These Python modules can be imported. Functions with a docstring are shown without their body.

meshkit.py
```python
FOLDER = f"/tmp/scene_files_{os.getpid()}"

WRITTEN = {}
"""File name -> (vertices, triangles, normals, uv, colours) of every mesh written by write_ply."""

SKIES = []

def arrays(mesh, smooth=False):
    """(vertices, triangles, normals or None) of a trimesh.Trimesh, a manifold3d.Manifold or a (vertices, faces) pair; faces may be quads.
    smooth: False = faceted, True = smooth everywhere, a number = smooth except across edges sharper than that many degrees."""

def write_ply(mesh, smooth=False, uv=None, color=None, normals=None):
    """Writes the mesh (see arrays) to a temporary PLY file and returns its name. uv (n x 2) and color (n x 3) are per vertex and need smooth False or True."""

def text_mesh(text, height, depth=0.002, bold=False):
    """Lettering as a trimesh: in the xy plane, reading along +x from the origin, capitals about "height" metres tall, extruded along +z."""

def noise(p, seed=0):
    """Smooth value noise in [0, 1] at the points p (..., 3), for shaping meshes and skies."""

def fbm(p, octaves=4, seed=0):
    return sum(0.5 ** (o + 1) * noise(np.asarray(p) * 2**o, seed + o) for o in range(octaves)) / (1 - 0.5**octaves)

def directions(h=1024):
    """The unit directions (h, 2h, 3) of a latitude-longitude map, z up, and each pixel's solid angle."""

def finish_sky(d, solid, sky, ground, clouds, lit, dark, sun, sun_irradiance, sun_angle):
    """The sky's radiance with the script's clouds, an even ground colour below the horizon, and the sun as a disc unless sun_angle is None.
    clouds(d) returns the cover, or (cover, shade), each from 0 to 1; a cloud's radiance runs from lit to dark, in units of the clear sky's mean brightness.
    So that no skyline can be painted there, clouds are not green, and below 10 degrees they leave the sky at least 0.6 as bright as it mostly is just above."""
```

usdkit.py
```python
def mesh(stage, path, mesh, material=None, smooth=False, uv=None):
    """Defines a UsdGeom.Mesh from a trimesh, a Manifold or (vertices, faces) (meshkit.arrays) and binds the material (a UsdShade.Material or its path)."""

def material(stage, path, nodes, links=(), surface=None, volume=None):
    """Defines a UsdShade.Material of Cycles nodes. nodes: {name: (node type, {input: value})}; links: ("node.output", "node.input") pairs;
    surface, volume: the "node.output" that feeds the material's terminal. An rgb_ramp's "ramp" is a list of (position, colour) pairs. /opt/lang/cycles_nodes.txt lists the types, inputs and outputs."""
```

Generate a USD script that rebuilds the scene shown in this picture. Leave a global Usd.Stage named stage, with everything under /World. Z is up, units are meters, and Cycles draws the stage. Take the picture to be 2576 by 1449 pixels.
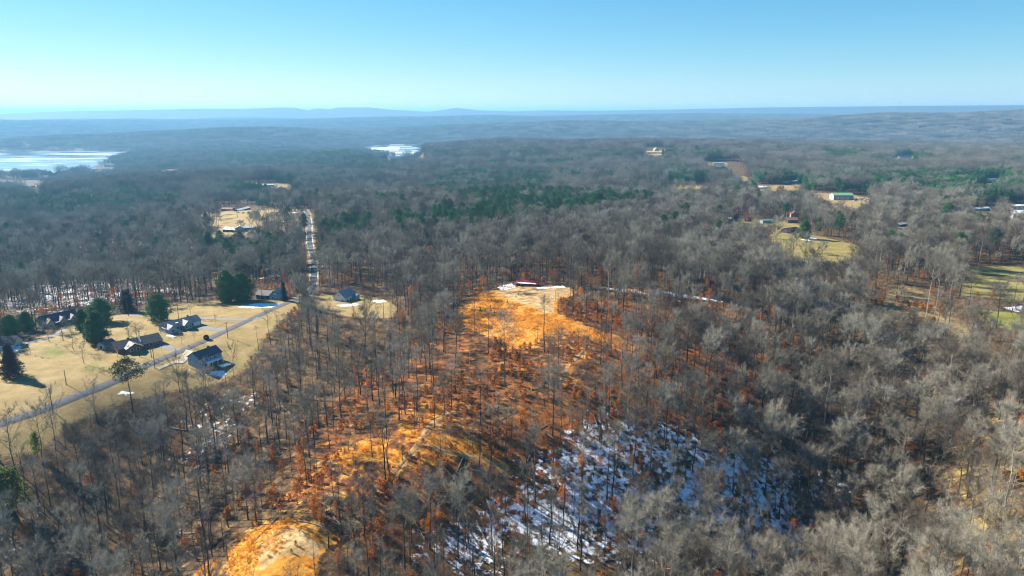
import math, random, numpy as np, trimesh, shapely, usdkit
from shapely.geometry import Polygon, LineString, Point
from scipy.interpolate import RBFInterpolator
from pxr import Usd, UsdGeom, UsdLux, UsdShade, Gf, Sdf, Vt
from meshkit import noise, fbm

stage = Usd.Stage.CreateInMemory()
UsdGeom.SetStageUpAxis(stage, 'Z'); UsdGeom.SetStageMetersPerUnit(stage, 1.0)
UsdGeom.Xform.Define(stage, '/World')
stage.SetDefaultPrim(stage.GetPrimAtPath('/World'))
UsdGeom.Scope.Define(stage, '/World/Looks')

# ------------------------------------------------------------------ camera, sky, sun, exposure
S = 1.35                                                   # metres for one unit of the survey numbers below
CAM_Z, PITCH, F = 82.0 * S, math.radians(13.97), 705 * 2575 / 1024      # F in the units of a picture 2575 wide
CX, CY = 1287.5, 724.5
cam = UsdGeom.Camera.Define(stage, '/World/camera')
cam.CreateHorizontalApertureAttr(36.0); cam.CreateVerticalApertureAttr(20.25)
cam.CreateFocalLengthAttr(36.0 * 705 / 1024)
cam.CreateClippingRangeAttr(Gf.Vec2f(0.5, 90000.0))
cam.AddTranslateOp().Set(Gf.Vec3d(0, 0, CAM_Z))
cam.AddRotateXYZOp().Set(Gf.Vec3f(90 - math.degrees(PITCH), 0, 0))
cam.CreateExposureAttr(1.95)
SUN_AZ, SUN_EL = math.radians(-60), math.radians(30)
SUN = (math.sin(SUN_AZ) * math.cos(SUN_EL), math.cos(SUN_AZ) * math.cos(SUN_EL), math.sin(SUN_EL))
SKY_TONE = (0.585, 1.135, 1.74)                                # the clear winter blue of the photograph's processing
SKY_STRENGTH, SUN_INTENSITY = 0.053, 1.2
dome = UsdLux.DomeLight.Define(stage, '/World/sky_light')
sky_mat = usdkit.material(stage, '/World/Looks/sky', {
    'sky': ('sky_texture', {'sky_type': 'single_scattering', 'sun_disc': False, 'sun_elevation': SUN_EL, 'sun_rotation': SUN_AZ,
                            'altitude': 200.0, 'air_density': 0.8, 'aerosol_density': 0.03, 'ozone_density': 3.0}),
    'sat': ('hsv', {'hue': 0.5, 'saturation': 1.2, 'value': 1.0, 'fac': 1.0}),
    'sp': ('separate_color', {'color_type': 'rgb'}), 'cb': ('combine_color', {'color_type': 'rgb'}),
    'r': ('math', {'math_type': 'multiply', 'value2': SKY_TONE[0]}), 'g1': ('math', {'math_type': 'power', 'value2': 0.70}), 'g': ('math', {'math_type': 'multiply', 'value2': SKY_TONE[1]}),
    'b1': ('math', {'math_type': 'power', 'value2': 0.50}), 'b': ('math', {'math_type': 'multiply', 'value2': SKY_TONE[2]}),
    'bg': ('background_shader', {'strength': SKY_STRENGTH})},
    [('sky.color', 'sat.color'), ('sat.color', 'sp.color'), ('sp.r', 'r.value1'), ('sp.g', 'g1.value1'), ('g1.value', 'g.value1'), ('sp.b', 'b1.value1'), ('b1.value', 'b.value1'),
     ('r.value', 'cb.r'), ('g.value', 'cb.g'), ('b.value', 'cb.b'), ('cb.color', 'bg.color')], surface='bg.background')
UsdShade.MaterialBindingAPI.Apply(dome.GetPrim()).Bind(sky_mat)
sun = UsdLux.DistantLight.Define(stage, '/World/sun')
sun.CreateIntensityAttr(SUN_INTENSITY); sun.CreateAngleAttr(0.5); sun.CreateNormalizeAttr(True)
sun.CreateColorAttr(Gf.Vec3f(1.0, 0.93, 0.82))
q = Gf.Rotation(Gf.Vec3d(0, 0, 1), Gf.Vec3d(*SUN))
sun.AddTransformOp().Set(Gf.Matrix4d().SetRotate(q))

# ------------------------------------------------------------------ small helpers
RNG = np.random.default_rng(7)
used = {}

def numbered(path):
    n = used.get(path, -1) + 1
    used[path] = n
    return path if n == 0 else f'{path}_{n:03d}'

def tag(prim, label=None, category=None, group=None, kind=None):
    prim = prim.GetPrim() if hasattr(prim, 'GetPrim') else prim
    for k, v in (('label', label), ('category', category), ('group', group), ('kind', kind)):
        if v:
            prim.SetCustomDataByKey(k, v)
    return prim

def path_of(parent, name):
    return numbered((str(parent.GetPath()) if parent is not None else '/World') + '/' + name)

def thing(name, loc=(0, 0, 0), rotz=0.0, scale=None, **tags):
    x = UsdGeom.Xform.Define(stage, path_of(None, name))
    x.AddTranslateOp().Set(Gf.Vec3d(*map(float, loc)))
    if rotz:
        x.AddRotateZOp().Set(math.degrees(rotz))
    if scale is not None:
        x.AddScaleOp().Set(Gf.Vec3f(*np.broadcast_to(scale, 3).astype(float).tolist()))
    return tag(x, **tags)

def obj(name, mesh, mat, parent=None, smooth=False, **tags):
    m = usdkit.mesh(stage, path_of(parent, name), mesh, M[mat] if isinstance(mat, str) else mat, smooth=smooth)
    return tag(m, **tags)

class MB:
    """Collects triangles for ONE mesh."""
    def __init__(self): self.v, self.f, self.n = [], [], 0
    def add(self, v, f):
        v, f = np.asarray(v, float), np.asarray(f, int)
        if f.shape[1] == 4: f = np.vstack([f[:, [0, 1, 2]], f[:, [0, 2, 3]]])
        self.v.append(v); self.f.append(f + self.n); self.n += len(v); return self
    def box(self, c, s, rz=0.0):
        b = np.array([[x, y, z] for x in (-.5, .5) for y in (-.5, .5) for z in (-.5, .5)]) * s
        if rz: b = b @ np.array([[math.cos(rz), math.sin(rz), 0], [-math.sin(rz), math.cos(rz), 0], [0, 0, 1]])
        return self.add(b + c, [[0, 1, 3, 2], [4, 6, 7, 5], [0, 4, 5, 1], [2, 3, 7, 6], [0, 2, 6, 4], [1, 5, 7, 3]])
    def tube(self, pts, rad, n=5, cap=True):
        pts = np.asarray(pts, float); k = len(pts); rad = np.broadcast_to(rad, k)
        d = np.gradient(pts, axis=0); d /= np.linalg.norm(d, axis=1, keepdims=True) + 1e-9
        ref = np.where(np.abs(d[:, 2:3]) > .9, [[1., 0, 0]], [[0, 0, 1.]])
        a = np.cross(d, ref); a /= np.linalg.norm(a, axis=1, keepdims=True); b = np.cross(d, a)
        t = np.arange(n) * 2 * np.pi / n
        v = pts[:, None] + rad[:, None, None] * (np.cos(t)[None, :, None] * a[:, None] + np.sin(t)[None, :, None] * b[:, None])
        i = np.arange(k - 1)[:, None] * n; j = np.arange(n)[None]; j2 = (j + 1) % n
        f = np.stack([i + j, i + j2, i + n + j2, i + n + j], -1).reshape(-1, 4)
        self.add(v.reshape(-1, 3), f)
        if cap:
            self.add(v[-1], [[0, q, q + 1] for q in range(1, n - 1)])
        return self
    def slivers(self, base, tip, width, rng):
        """One thin triangle for each twig, blade or needle."""
        base, tip = np.asarray(base), np.asarray(tip); n = len(base)
        d = tip - base; s = np.cross(d, rng.normal(size=(n, 3))); s /= np.linalg.norm(s, axis=1, keepdims=True) + 1e-9
        w = np.broadcast_to(width, n)[:, None]
        v = np.stack([base - s * w / 2, base + s * w / 2, tip], 1).reshape(-1, 3)
        return self.add(v, np.arange(3 * n).reshape(-1, 3))
    def mesh(self): return np.vstack(self.v), np.vstack(self.f)
    def build(self, name, mat, parent=None, **k): return obj(name, self.mesh(), mat, parent, **k)

# ------------------------------------------------------------------ the lie of the land
def ray(px, py):
    a, b = (px - CX) / F, (py - CY) / F
    return np.array([a, math.cos(PITCH) - b * math.sin(PITCH), -math.sin(PITCH) - b * math.cos(PITCH)])

PINS = []
def pin(px, py, z):                                   # this pixel sees ground at height z
    z = z * S; d = ray(px, py); t = (z - CAM_Z) / d[2]
    PINS.append((math.atan2(d[0], d[1]), math.log(t * math.hypot(d[0], d[1])), z))
def crest(D, pts, trees=16):                          # a skyline of treetops at distance D
    D = D * S
    for px, py in pts:
        d = ray(px, py); h = math.hypot(d[0], d[1])
        PINS.append((math.atan2(d[0], d[1]), math.log(D), CAM_Z + D * d[2] / h - trees * S))
def floor_(D, z, pxs):
    for px in pxs:
        PINS.append((math.atan2(*ray(px, 300)[:2]), math.log(D * S), z * S))

for p_ in [(700, 1380, -8), (1060, 1095, -3), (1430, 930, 0), (1300, 800, 0), (1330, 715, 2), (1250, 850, -1), (1180, 980, -4), (880, 1240, -8),
           (600, 1250, -16), (430, 1150, -24), (300, 1250, -22), (120, 1200, -15), (0, 1300, -20), (200, 1420, -26), (450, 1400, -24), (-300, 1400, -26),
           (850, 1050, -9), (750, 950, -10), (700, 1050, -14), (560, 1040, -14), (1000, 900, -7), (1000, 1000, -6),
           (0, 1068, -8), (190, 998, -7), (370, 918, -6), (530, 850, -5), (735, 760, -4), (0, 950, -6.5), (210, 900, -5.5), (450, 790, -5), (640, 740, -6),
           (120, 830, -8), (850, 760, -6), (-300, 900, -9), (-300, 1200, -12), (330, 790, -6), (0, 860, -8),
           (787, 728, -6), (789, 666, -11), (780, 600, -14), (775, 530, -16), (200, 745, -24), (80, 720, -32), (300, 680, -33), (520, 700, -22), (640, 640, -22),
           (0, 600, -44), (250, 560, -44), (450, 560, -30), (550, 590, -18), (580, 575, -16), (650, 530, -17), (300, 480, -52), (100, 500, -58), (500, 470, -40),
           (1500, 1080, -8), (1400, 1180, -10), (1350, 1300, -17), (1200, 1400, -18), (1000, 1400, -14), (1700, 1080, -12), (1650, 1200, -17), (1850, 1180, -20),
           (1700, 1400, -26), (1950, 1420, -38), (2090, 1280, -33), (2050, 1150, -23), (2230, 1150, -23), (2330, 1080, -22), (1900, 1050, -15), (1750, 950, -8),
           (1900, 930, -12), (2575, 1449, -8), (2400, 1449, -22), (2250, 1430, -34), (2450, 1300, -19), (2575, 1250, -6), (2370, 1230, -23), (2500, 1100, -11),
           (2575, 1000, -6), (2400, 1000, -14), (2300, 980, -15), (2900, 1200, 4), (2900, 900, -4), (2900, 600, -8),
           (2100, 950, -14), (1800, 790, -3), (1900, 800, -4), (2100, 850, -10), (2200, 760, -8), (2350, 760, -8), (2500, 710, -8), (2540, 800, -8), (1700, 720, 0),
           (1500, 690, 0), (1300, 640, -2), (1100, 690, -6), (960, 740, -8), (1000, 600, -15), (1300, 570, -11), (1600, 600, -8), (1900, 650, -8), (2010, 600, -8),
           (1990, 560, -9), (2120, 500, -14), (2300, 580, -12), (2575, 600, -12), (2560, 535, -14), (1700, 520, -18), (1300, 500, -26), (1000, 500, -30),
           (1300, 440, -32), (1000, 430, -46), (1600, 440, -25), (1900, 470, -16), (2200, 440, -18), (2500, 440, -18), (2290, 398, -14), (1640, 385, -6),
           (800, 440, -52), (660, 466, -38), (700, 400, -62), (-300, 600, -44), (-300, 480, -66), (2900, 440, -18)]:
    pin(*p_)
# the lake (its bed) and its shores
for p_ in [(-400, 400, -104), (-400, 425, -104), (0, 398, -104), (0, 420, -104), (120, 420, -102), (180, 400, -102), (280, 384, -98), (60, 387, -100), (-300, 388, -104),
           (-300, 450, -84), (0, 452, -84), (120, 452, -85), (190, 428, -86), (255, 421, -80), (330, 398, -82), (420, 382, -82), (430, 430, -74),
           (925, 377, -106), (960, 372, -108), (1000, 377, -110), (1040, 369, -108), (1000, 386, -108), (1020, 391, -104), (1030, 380, -108), (985, 366, -106), (1090, 395, -80), (900, 385, -78)]:
    pin(*p_)
crest(2600, [(1070, 362), (1180, 350), (1287, 345), (1400, 350), (1500, 360), (1600, 346), (1740, 348), (1930, 351), (2200, 352), (2575, 354), (2900, 352)])
floor_(3500, -78, [1200, 1400, 1600, 1800, 2000]); floor_(3700, -50, [2300, 2600, 2900])
crest(4300, [(-300, 343), (0, 343), (150, 338), (300, 328), (500, 322), (644, 313), (760, 317), (1000, 314), (1120, 330)])
crest(4900, [(1100, 308), (1250, 299), (1400, 298), (1600, 300), (1800, 300), (2000, 297)])
crest(4700, [(2150, 281), (2260, 277), (2380, 279), (2480, 275), (2560, 268), (2800, 268)])
floor_(5300, -86, [-300, 0, 300, 520]); floor_(5600, -60, [800, 1000, 1200, 1500]); floor_(6500, 0, [2200, 2600])
crest(6600, [(-300, 313), (0, 313), (200, 310), (380, 309), (440, 324)])
crest(7400, [(500, 303), (700, 299), (900, 293), (1000, 289), (1200, 287), (1400, 288), (1600, 287), (1800, 286), (2000, 283), (2300, 284)])
crest(8300, [(-300, 301), (0, 302), (330, 300), (500, 301)])
floor_(9300, -60, [-300, 0, 400, 800, 1200]); floor_(9300, 0, [1600, 2000, 2500, 2900])
SKYLINE = [(-300, 288), (0, 286), (150, 281), (300, 279), (480, 276), (600, 276), (644, 275), (700, 273), (740, 273.5), (774, 279), (799, 274.5), (825, 277.5), (850, 273), (926, 273), (981, 277.5),
              (1078, 282), (1100, 279.5), (1146, 274), (1210, 279), (1290, 281), (1375, 279), (1500, 280), (1700, 277), (1930, 273), (2300, 270), (2575, 268.5), (2900, 268)]
crest(10500, SKYLINE, 0)
floor_(14000, -30, range(-300, 2900, 400)); floor_(22000, -20, range(-300, 2900, 400)); floor_(45000, -10, range(-300, 2900, 400))

PINS = np.array(PINS)
AZ = np.concatenate([np.linspace(-0.95, -0.66, 30, endpoint=False), np.linspace(-0.66, 0.66, 330), np.linspace(0.66, 0.95, 31)[1:]])
LR = np.concatenate([np.linspace(math.log(60 * S), math.log(900 * S), 300, endpoint=False), np.linspace(math.log(900 * S), math.log(45000 * S), 200)])
GA, GL = np.meshgrid(AZ, LR, indexing='ij')
rbf = RBFInterpolator(PINS[:, :2], PINS[:, 2], kernel='linear', smoothing=0.002)
GZ = rbf(np.stack([GA.ravel(), GL.ravel()], 1)).reshape(GA.shape)
from scipy.ndimage import gaussian_filter
w_ = np.clip((GL - math.log(5000 * S)) / .4, 0, 1); GZ = gaussian_filter(GZ, 3.0) * (1 - w_) + gaussian_filter(GZ, (1.0, 2.5)) * w_
GX, GY = np.exp(GL) * np.sin(GA), np.exp(GL) * np.cos(GA)
R = np.exp(GL) / S
P3 = np.stack([GX / S, GY / S, np.zeros_like(GX)], -1)
amp = np.interp(R, [60, 300, 700, 1500, 4000, 8000, 9500, 45000], [1.6, 2.2, 9, 40, 78, 66, 14, 14]); wl = np.interp(R, [60, 300, 700, 1500, 4000, 12000], [40, 60, 170, 400, 640, 1500])
calm = np.clip((GZ / S + 92) / 30, 0, 1) ** 1.5
for w0, a0 in ((45, 1.8), (220, 16), (700, 52), (2000, 60)):
    wgt = np.exp(-(np.log(wl / w0) ** 2) / 0.9)
    GZ = GZ + S * calm * wgt * a0 * (fbm(P3 / w0 + 17.3, 3, int(w0)) - 0.5)

def at_level(px, py, z):
    d = ray(px, py); t = (z - CAM_Z) / d[2]; return d[0] * t, d[1] * t
sk = np.array([(math.atan2(*ray(px, py)[:2]), ray(px, 284 - 1.25 * (284 - py))[2] / math.hypot(*ray(px, py)[:2])) for px, py in SKYLINE])    # the hills on the skyline keep their own outline
for D_, low_ in ((10900, 0.0), ):
    want = CAM_Z + D_ * S * np.interp(AZ, sk[:, 0], sk[:, 1]); w_ = np.exp(-((LR - math.log(D_ * S)) / .05) ** 2)
    GZ = GZ + w_[None, :] * (want[:, None] - GZ)
for px_, row_ in (([-600, 60, 130, 205, 300, 335], [439, 439, 434, 424, 398, 384]), ([895, 930, 965, 1000, 1040, 1065], [382, 386, 390, 397, 393, 376])):      # the land falls away before the water, trees and all
    a_ = np.array([math.atan2(*ray(p_, 390)[:2]) for p_ in px_]); rows_ = np.interp(AZ, a_, row_); ins = (AZ > a_[0]) & (AZ < a_[-1])
    tan_ = np.array([ray(CX, r_)[2] / math.hypot(*ray(CX, r_)[:2]) for r_ in rows_]); cap = CAM_Z + np.exp(LR)[None, :] * tan_[:, None] - 21
    band = ins[:, None] & (LR[None, :] > math.log(900 * S)) & (LR[None, :] < math.log(3400 * S)); GZ = np.where(band, np.minimum(GZ, np.maximum(cap, -89 * S)), GZ)
GZ = gaussian_filter(GZ, 1.0) * (np.abs(LR - math.log(2200 * S)) < .7)[None, :] + GZ * (np.abs(LR - math.log(2200 * S)) >= .7)[None, :]
for basin in ([(912, 381), (950, 367), (1060, 363.5), (1040, 388), (1000, 393), (965, 385)], [(-500, 379.5), (250, 379), (335, 382), (205, 424), (130, 436), (-500, 441)]):    # the lake and its inlet
    bp = Polygon([at_level(*c, -90 * S) for c in basin]); m_ = shapely.contains_xy(bp.buffer(250), GX, GY)
    q_ = shapely.points(GX[m_], GY[m_]); sd = shapely.distance(bp.boundary, q_) * np.where(shapely.contains(bp, q_), 1, -1)
    t_ = np.clip(.5 + sd / 50, 0, 1); shore = np.maximum(GZ[m_], -88 * S); GZ[m_] = shore * (1 - t_) + (-100 * S) * t_
def H(x, y):
    x, y = np.asarray(x, float), np.asarray(y, float)
    a = np.clip(np.arctan2(x, y), AZ[0], AZ[-1]); l = np.clip(np.log(np.hypot(x, y) + 1e-9), LR[0], LR[-1])
    i = np.clip(np.searchsorted(AZ, a) - 1, 0, len(AZ) - 2); j = np.clip(np.searchsorted(LR, l) - 1, 0, len(LR) - 2)
    s, t = (a - AZ[i]) / (AZ[i + 1] - AZ[i]), (l - LR[j]) / (LR[j + 1] - LR[j])
    return (GZ[i, j] * (1 - s) + GZ[i + 1, j] * s) * (1 - t) + (GZ[i, j + 1] * (1 - s) + GZ[i + 1, j + 1] * s) * t

_T = np.exp(np.linspace(math.log(75 * S), math.log(20000 * S), 2000))
def P(px, py):
    """The ground point that the pixel sees."""
    d = ray(px, py); h = math.hypot(d[0], d[1]); x, y, z = d[0] / h * _T, d[1] / h * _T, CAM_Z + d[2] / h * _T
    g = z - H(x, y); k = int(np.argmax(g < 0))
    if g[k] >= 0: k = len(_T) - 1
    t = _T[k - 1] + (_T[k] - _T[k - 1]) * g[k - 1] / (g[k - 1] - g[k] + 1e-12) if k else _T[0]
    X, Y = d[0] / h * t, d[1] / h * t
    return np.array([X, Y, float(H(X, Y))])
def poly(pts): return Polygon([P(*p)[:2] for p in pts]).buffer(0)
def screen(x, y, z):
    """Pixel of a world point (for choosing what shows)."""
    yy = y * math.cos(PITCH) - (z - CAM_Z) * math.sin(PITCH); zz = y * math.sin(PITCH) + (z - CAM_Z) * math.cos(PITCH)
    return CX + F * x / yy, CY - F * zz / yy, yy

# ------------------------------------------------------------------ regions of the ground
lawn_poly = poly([(-350, 1150), (0, 1150), (90, 1140), (190, 1060), (300, 1012), (420, 985), (560, 962), (632, 928), (655, 862), (715, 800), (760, 775), (740, 757), (700, 752), (640, 762), (540, 757),
                  (440, 765), (310, 790), (200, 805), (150, 840), (40, 855), (0, 868), (-350, 900)])
barnlawn_poly = poly([(780, 748), (830, 742), (900, 738), (965, 752), (1000, 775), (985, 800), (900, 800), (800, 782)])
field_poly = poly([(1148, 781), (1173, 756), (1228, 736), (1291, 721), (1366, 718), (1438, 726), (1441, 741), (1401, 761), (1403, 791), (1441, 808), (1478, 821), (1528, 851), (1491, 856),
                   (1416, 834), (1366, 845), (1336, 876), (1291, 880), (1241, 853), (1166, 820)])
dirt_poly = poly([(1240, 733), (1300, 722), (1436, 724), (1436, 741), (1396, 757), (1398, 790), (1376, 790), (1341, 773), (1306, 763), (1271, 750)])
clear_poly = poly([(560, 1470), (584, 1384), (624, 1337), (666, 1317), (729, 1302), (779, 1314), (819, 1352), (849, 1359), (804, 1394), (791, 1470)])
clear2_poly = poly([(470, 1470), (484, 1449), (529, 1412), (550, 1420), (520, 1470)])
clear_dirt = poly([(655, 1440), (640, 1385), (690, 1330), (740, 1325), (800, 1360), (830, 1362), (790, 1400), (700, 1405)])
mid_orange = [poly(p) for p in ([(818, 1160), (870, 1118), (940, 1102), (985, 1105), (960, 1135), (900, 1160), (860, 1175)],
                                [(1005, 1060), (1035, 1065), (1058, 1100), (1048, 1122), (1010, 1090)],
                                [(1030, 1000), (1090, 1005), (1120, 1035), (1075, 1062), (1035, 1045)],
                                [(1070, 1095), (1150, 1100), (1260, 1150), (1290, 1190), (1240, 1190), (1160, 1150), (1080, 1122)],
                                [(1050, 1130), (1140, 1150), (1110, 1165), (1070, 1175)],
                                [(1395, 965), (1440, 900), (1480, 880), (1490, 890), (1445, 930), (1420, 975)],
                                [(1560, 715), (1640, 728), (1700, 745), (1660, 752), (1570, 735)], [(1760, 765), (1850, 770), (1900, 788), (1850, 800), (1770, 780)],
                                [(1440, 820), (1560, 850), (1600, 880), (1540, 880), (1470, 850)], [(960, 1135), (1030, 1135), (1000, 1200), (950, 1180)])]
fieldR1 = poly([(2439, 671), (2600, 665), (2800, 665), (2800, 770), (2575, 761), (2480, 750), (2406, 741), (2428, 701)])
fieldR2 = poly([(2464, 778), (2520, 785), (2575, 790), (2800, 795), (2800, 840), (2575, 830), (2519, 826), (2469, 800)])
clearR = poly([(2156, 800), (2200, 760), (2231, 726), (2281, 718), (2356, 741), (2406, 775), (2450, 830), (2500, 880), (2420, 880), (2360, 820), (2280, 800)])
fieldF2 = poly([(1934, 566), (1979, 554), (2009, 564), (2040, 590), (2109, 604), (2175, 623), (2134, 660), (1972, 660), (1960, 624), (1936, 604)])
fieldF2b = poly([(1822, 550), (1872, 548), (1935, 552), (1934, 570), (1850, 572)])
fieldF3 = poly([(2028, 488), (2100, 486), (2188, 497), (2183, 512), (2160, 526), (2095, 530), (2091, 506)])
fieldL1 = poly([(515, 548), (560, 532), (660, 528), (772, 526), (770, 556), (700, 560), (640, 572), (620, 590), (547, 606), (500, 604), (470, 590)])
fieldL2 = poly([(630, 462), (690, 460), (735, 468), (700, 474), (640, 472)])
far_clear = [poly(p) for p in ([(1625, 380), (1680, 378), (1690, 390), (1625, 392)], [(2255, 396), (2330, 394), (2330, 402), (2255, 403)], [(215, 428), (285, 416), (300, 424), (230, 438)],
                               [(405, 430), (450, 424), (455, 436), (405, 440)], [(60, 470), (100, 463), (110, 470), (70, 480)], [(1900, 470), (2010, 462), (2015, 480), (1905, 482)],
                               [(2440, 522), (2500, 516), (2600, 512), (2600, 556), (2530, 552), (2450, 536)], [(1780, 410), (1830, 408), (1830, 418), (1780, 420)],
                               [(1830, 445), (1880, 443), (1880, 455), (1830, 456)], [(1650, 462), (1780, 470), (1770, 476), (1640, 470)],
                               [(2255, 562), (2290, 560), (2290, 572), (2255, 574)], [(2010, 280), (2020, 280), (2020, 283), (2010, 283)], [(930, 480), (990, 478), (1000, 492), (940, 494)])]
road_pts = [(-120, 1105), (0, 1068), (100, 1035), (190, 998), (280, 962), (370, 918), (450, 885), (530, 850), (620, 808), (690, 775), (737, 757), (772, 742), (786, 728), (789, 693), (789, 666), (786, 641), (779, 611),
            (777, 586), (779, 566), (774, 540), (768, 528)]
road_line = LineString([P(*p)[:2] for p in road_pts])
def line(*pts): return LineString([P(*p)[:2] for p in pts])
drives = [(line((497, 801), (560, 803), (640, 805), (655, 797)), 3.2), (line((500, 822), (540, 828), (574, 832)), 3.6), (line((385, 866), (430, 876), (462, 884)), 3.2),
          (line((40, 872), (52, 866), (125, 850), (150, 836), (172, 826)), 3.4), (line((298, 797), (330, 792), (366, 790)), 3.0)]
concrete_poly = poly([(395, 925), (430, 912), (452, 903), (468, 880), (486, 884), (474, 902), (462, 914), (440, 914), (402, 930)])
trail_lines = [line((1478, 872), (1467, 885), (1437, 915), (1420, 940), (1410, 962)), line((1190, 1020), (1171, 1028), (1126, 1041), (1084, 1066), (1069, 1091), (1056, 1118), (1044, 1128), (1006, 1171), (969, 1208), (940, 1235)),
               line((1058, 1115), (1066, 1118), (1119, 1136), (1169, 1146), (1244, 1160), (1270, 1180))]
snow_polys = [poly(p) for p in ([(1480, 985), (1700, 1040), (1900, 1090), (2080, 1130), (2200, 1230), (2150, 1330), (2080, 1470), (1100, 1470), (950, 1440), (960, 1360), (1050, 1290), (1200, 1230), (1300, 1120), (1400, 1050)],
                                [(340, 1150), (440, 1110), (520, 1130), (560, 1170), (520, 1210), (430, 1190)], [(60, 700), (400, 690), (520, 730), (520, 760), (300, 770), (150, 790), (20, 800), (-60, 760)],
                                [(-300, 1280), (30, 1270), (110, 1340), (160, 1449), (-300, 1480)], [(480, 990), (680, 960), (700, 1100), (560, 1130), (420, 1080)], [(200, 1200), (330, 1260), (470, 1330), (420, 1420), (250, 1290)],
                                [(620, 700), (690, 690), (700, 730), (630, 740)])]
snow_lawn = [poly(p) for p in ([(590, 772), (640, 763), (700, 762), (715, 768), (690, 774), (620, 776)], [(838, 768), (900, 762), (905, 768), (860, 772)], [(935, 755), (965, 752), (975, 760), (940, 762)],
                               [(2012, 602), (2045, 597), (2060, 602), (2030, 608)], [(1245, 722), (1290, 712), (1300, 724), (1260, 730)], [(1345, 722), (1420, 718), (1425, 724), (1350, 728)], [(0, 872), (60, 868), (45, 885), (0, 890)],
                               [(455, 925), (500, 942), (560, 950), (578, 935), (560, 930), (500, 935)], [(2515, 774), (2575, 768), (2650, 772), (2560, 786)], [(340, 1000), (290, 990), (300, 980), (345, 985)],
                               [(405, 840), (430, 852), (470, 838), (500, 825), (470, 842), (440, 842)], [(230, 828), (262, 822), (268, 830), (235, 836)], [(690, 538), (740, 533), (760, 532), (750, 535), (700, 540)],
                               [(1500, 722), (1700, 735), (1800, 752), (1830, 762), (1700, 748), (1560, 735)])]
all_clear = shapely.union_all([lawn_poly, barnlawn_poly, field_poly, clear_poly, clear2_poly, fieldR1, fieldR2, fieldF2, fieldF2b, fieldF3, fieldL1, fieldL2, *far_clear, road_line.buffer(4.5)])
thin_zone = shapely.union_all([clearR, *mid_orange])
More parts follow.
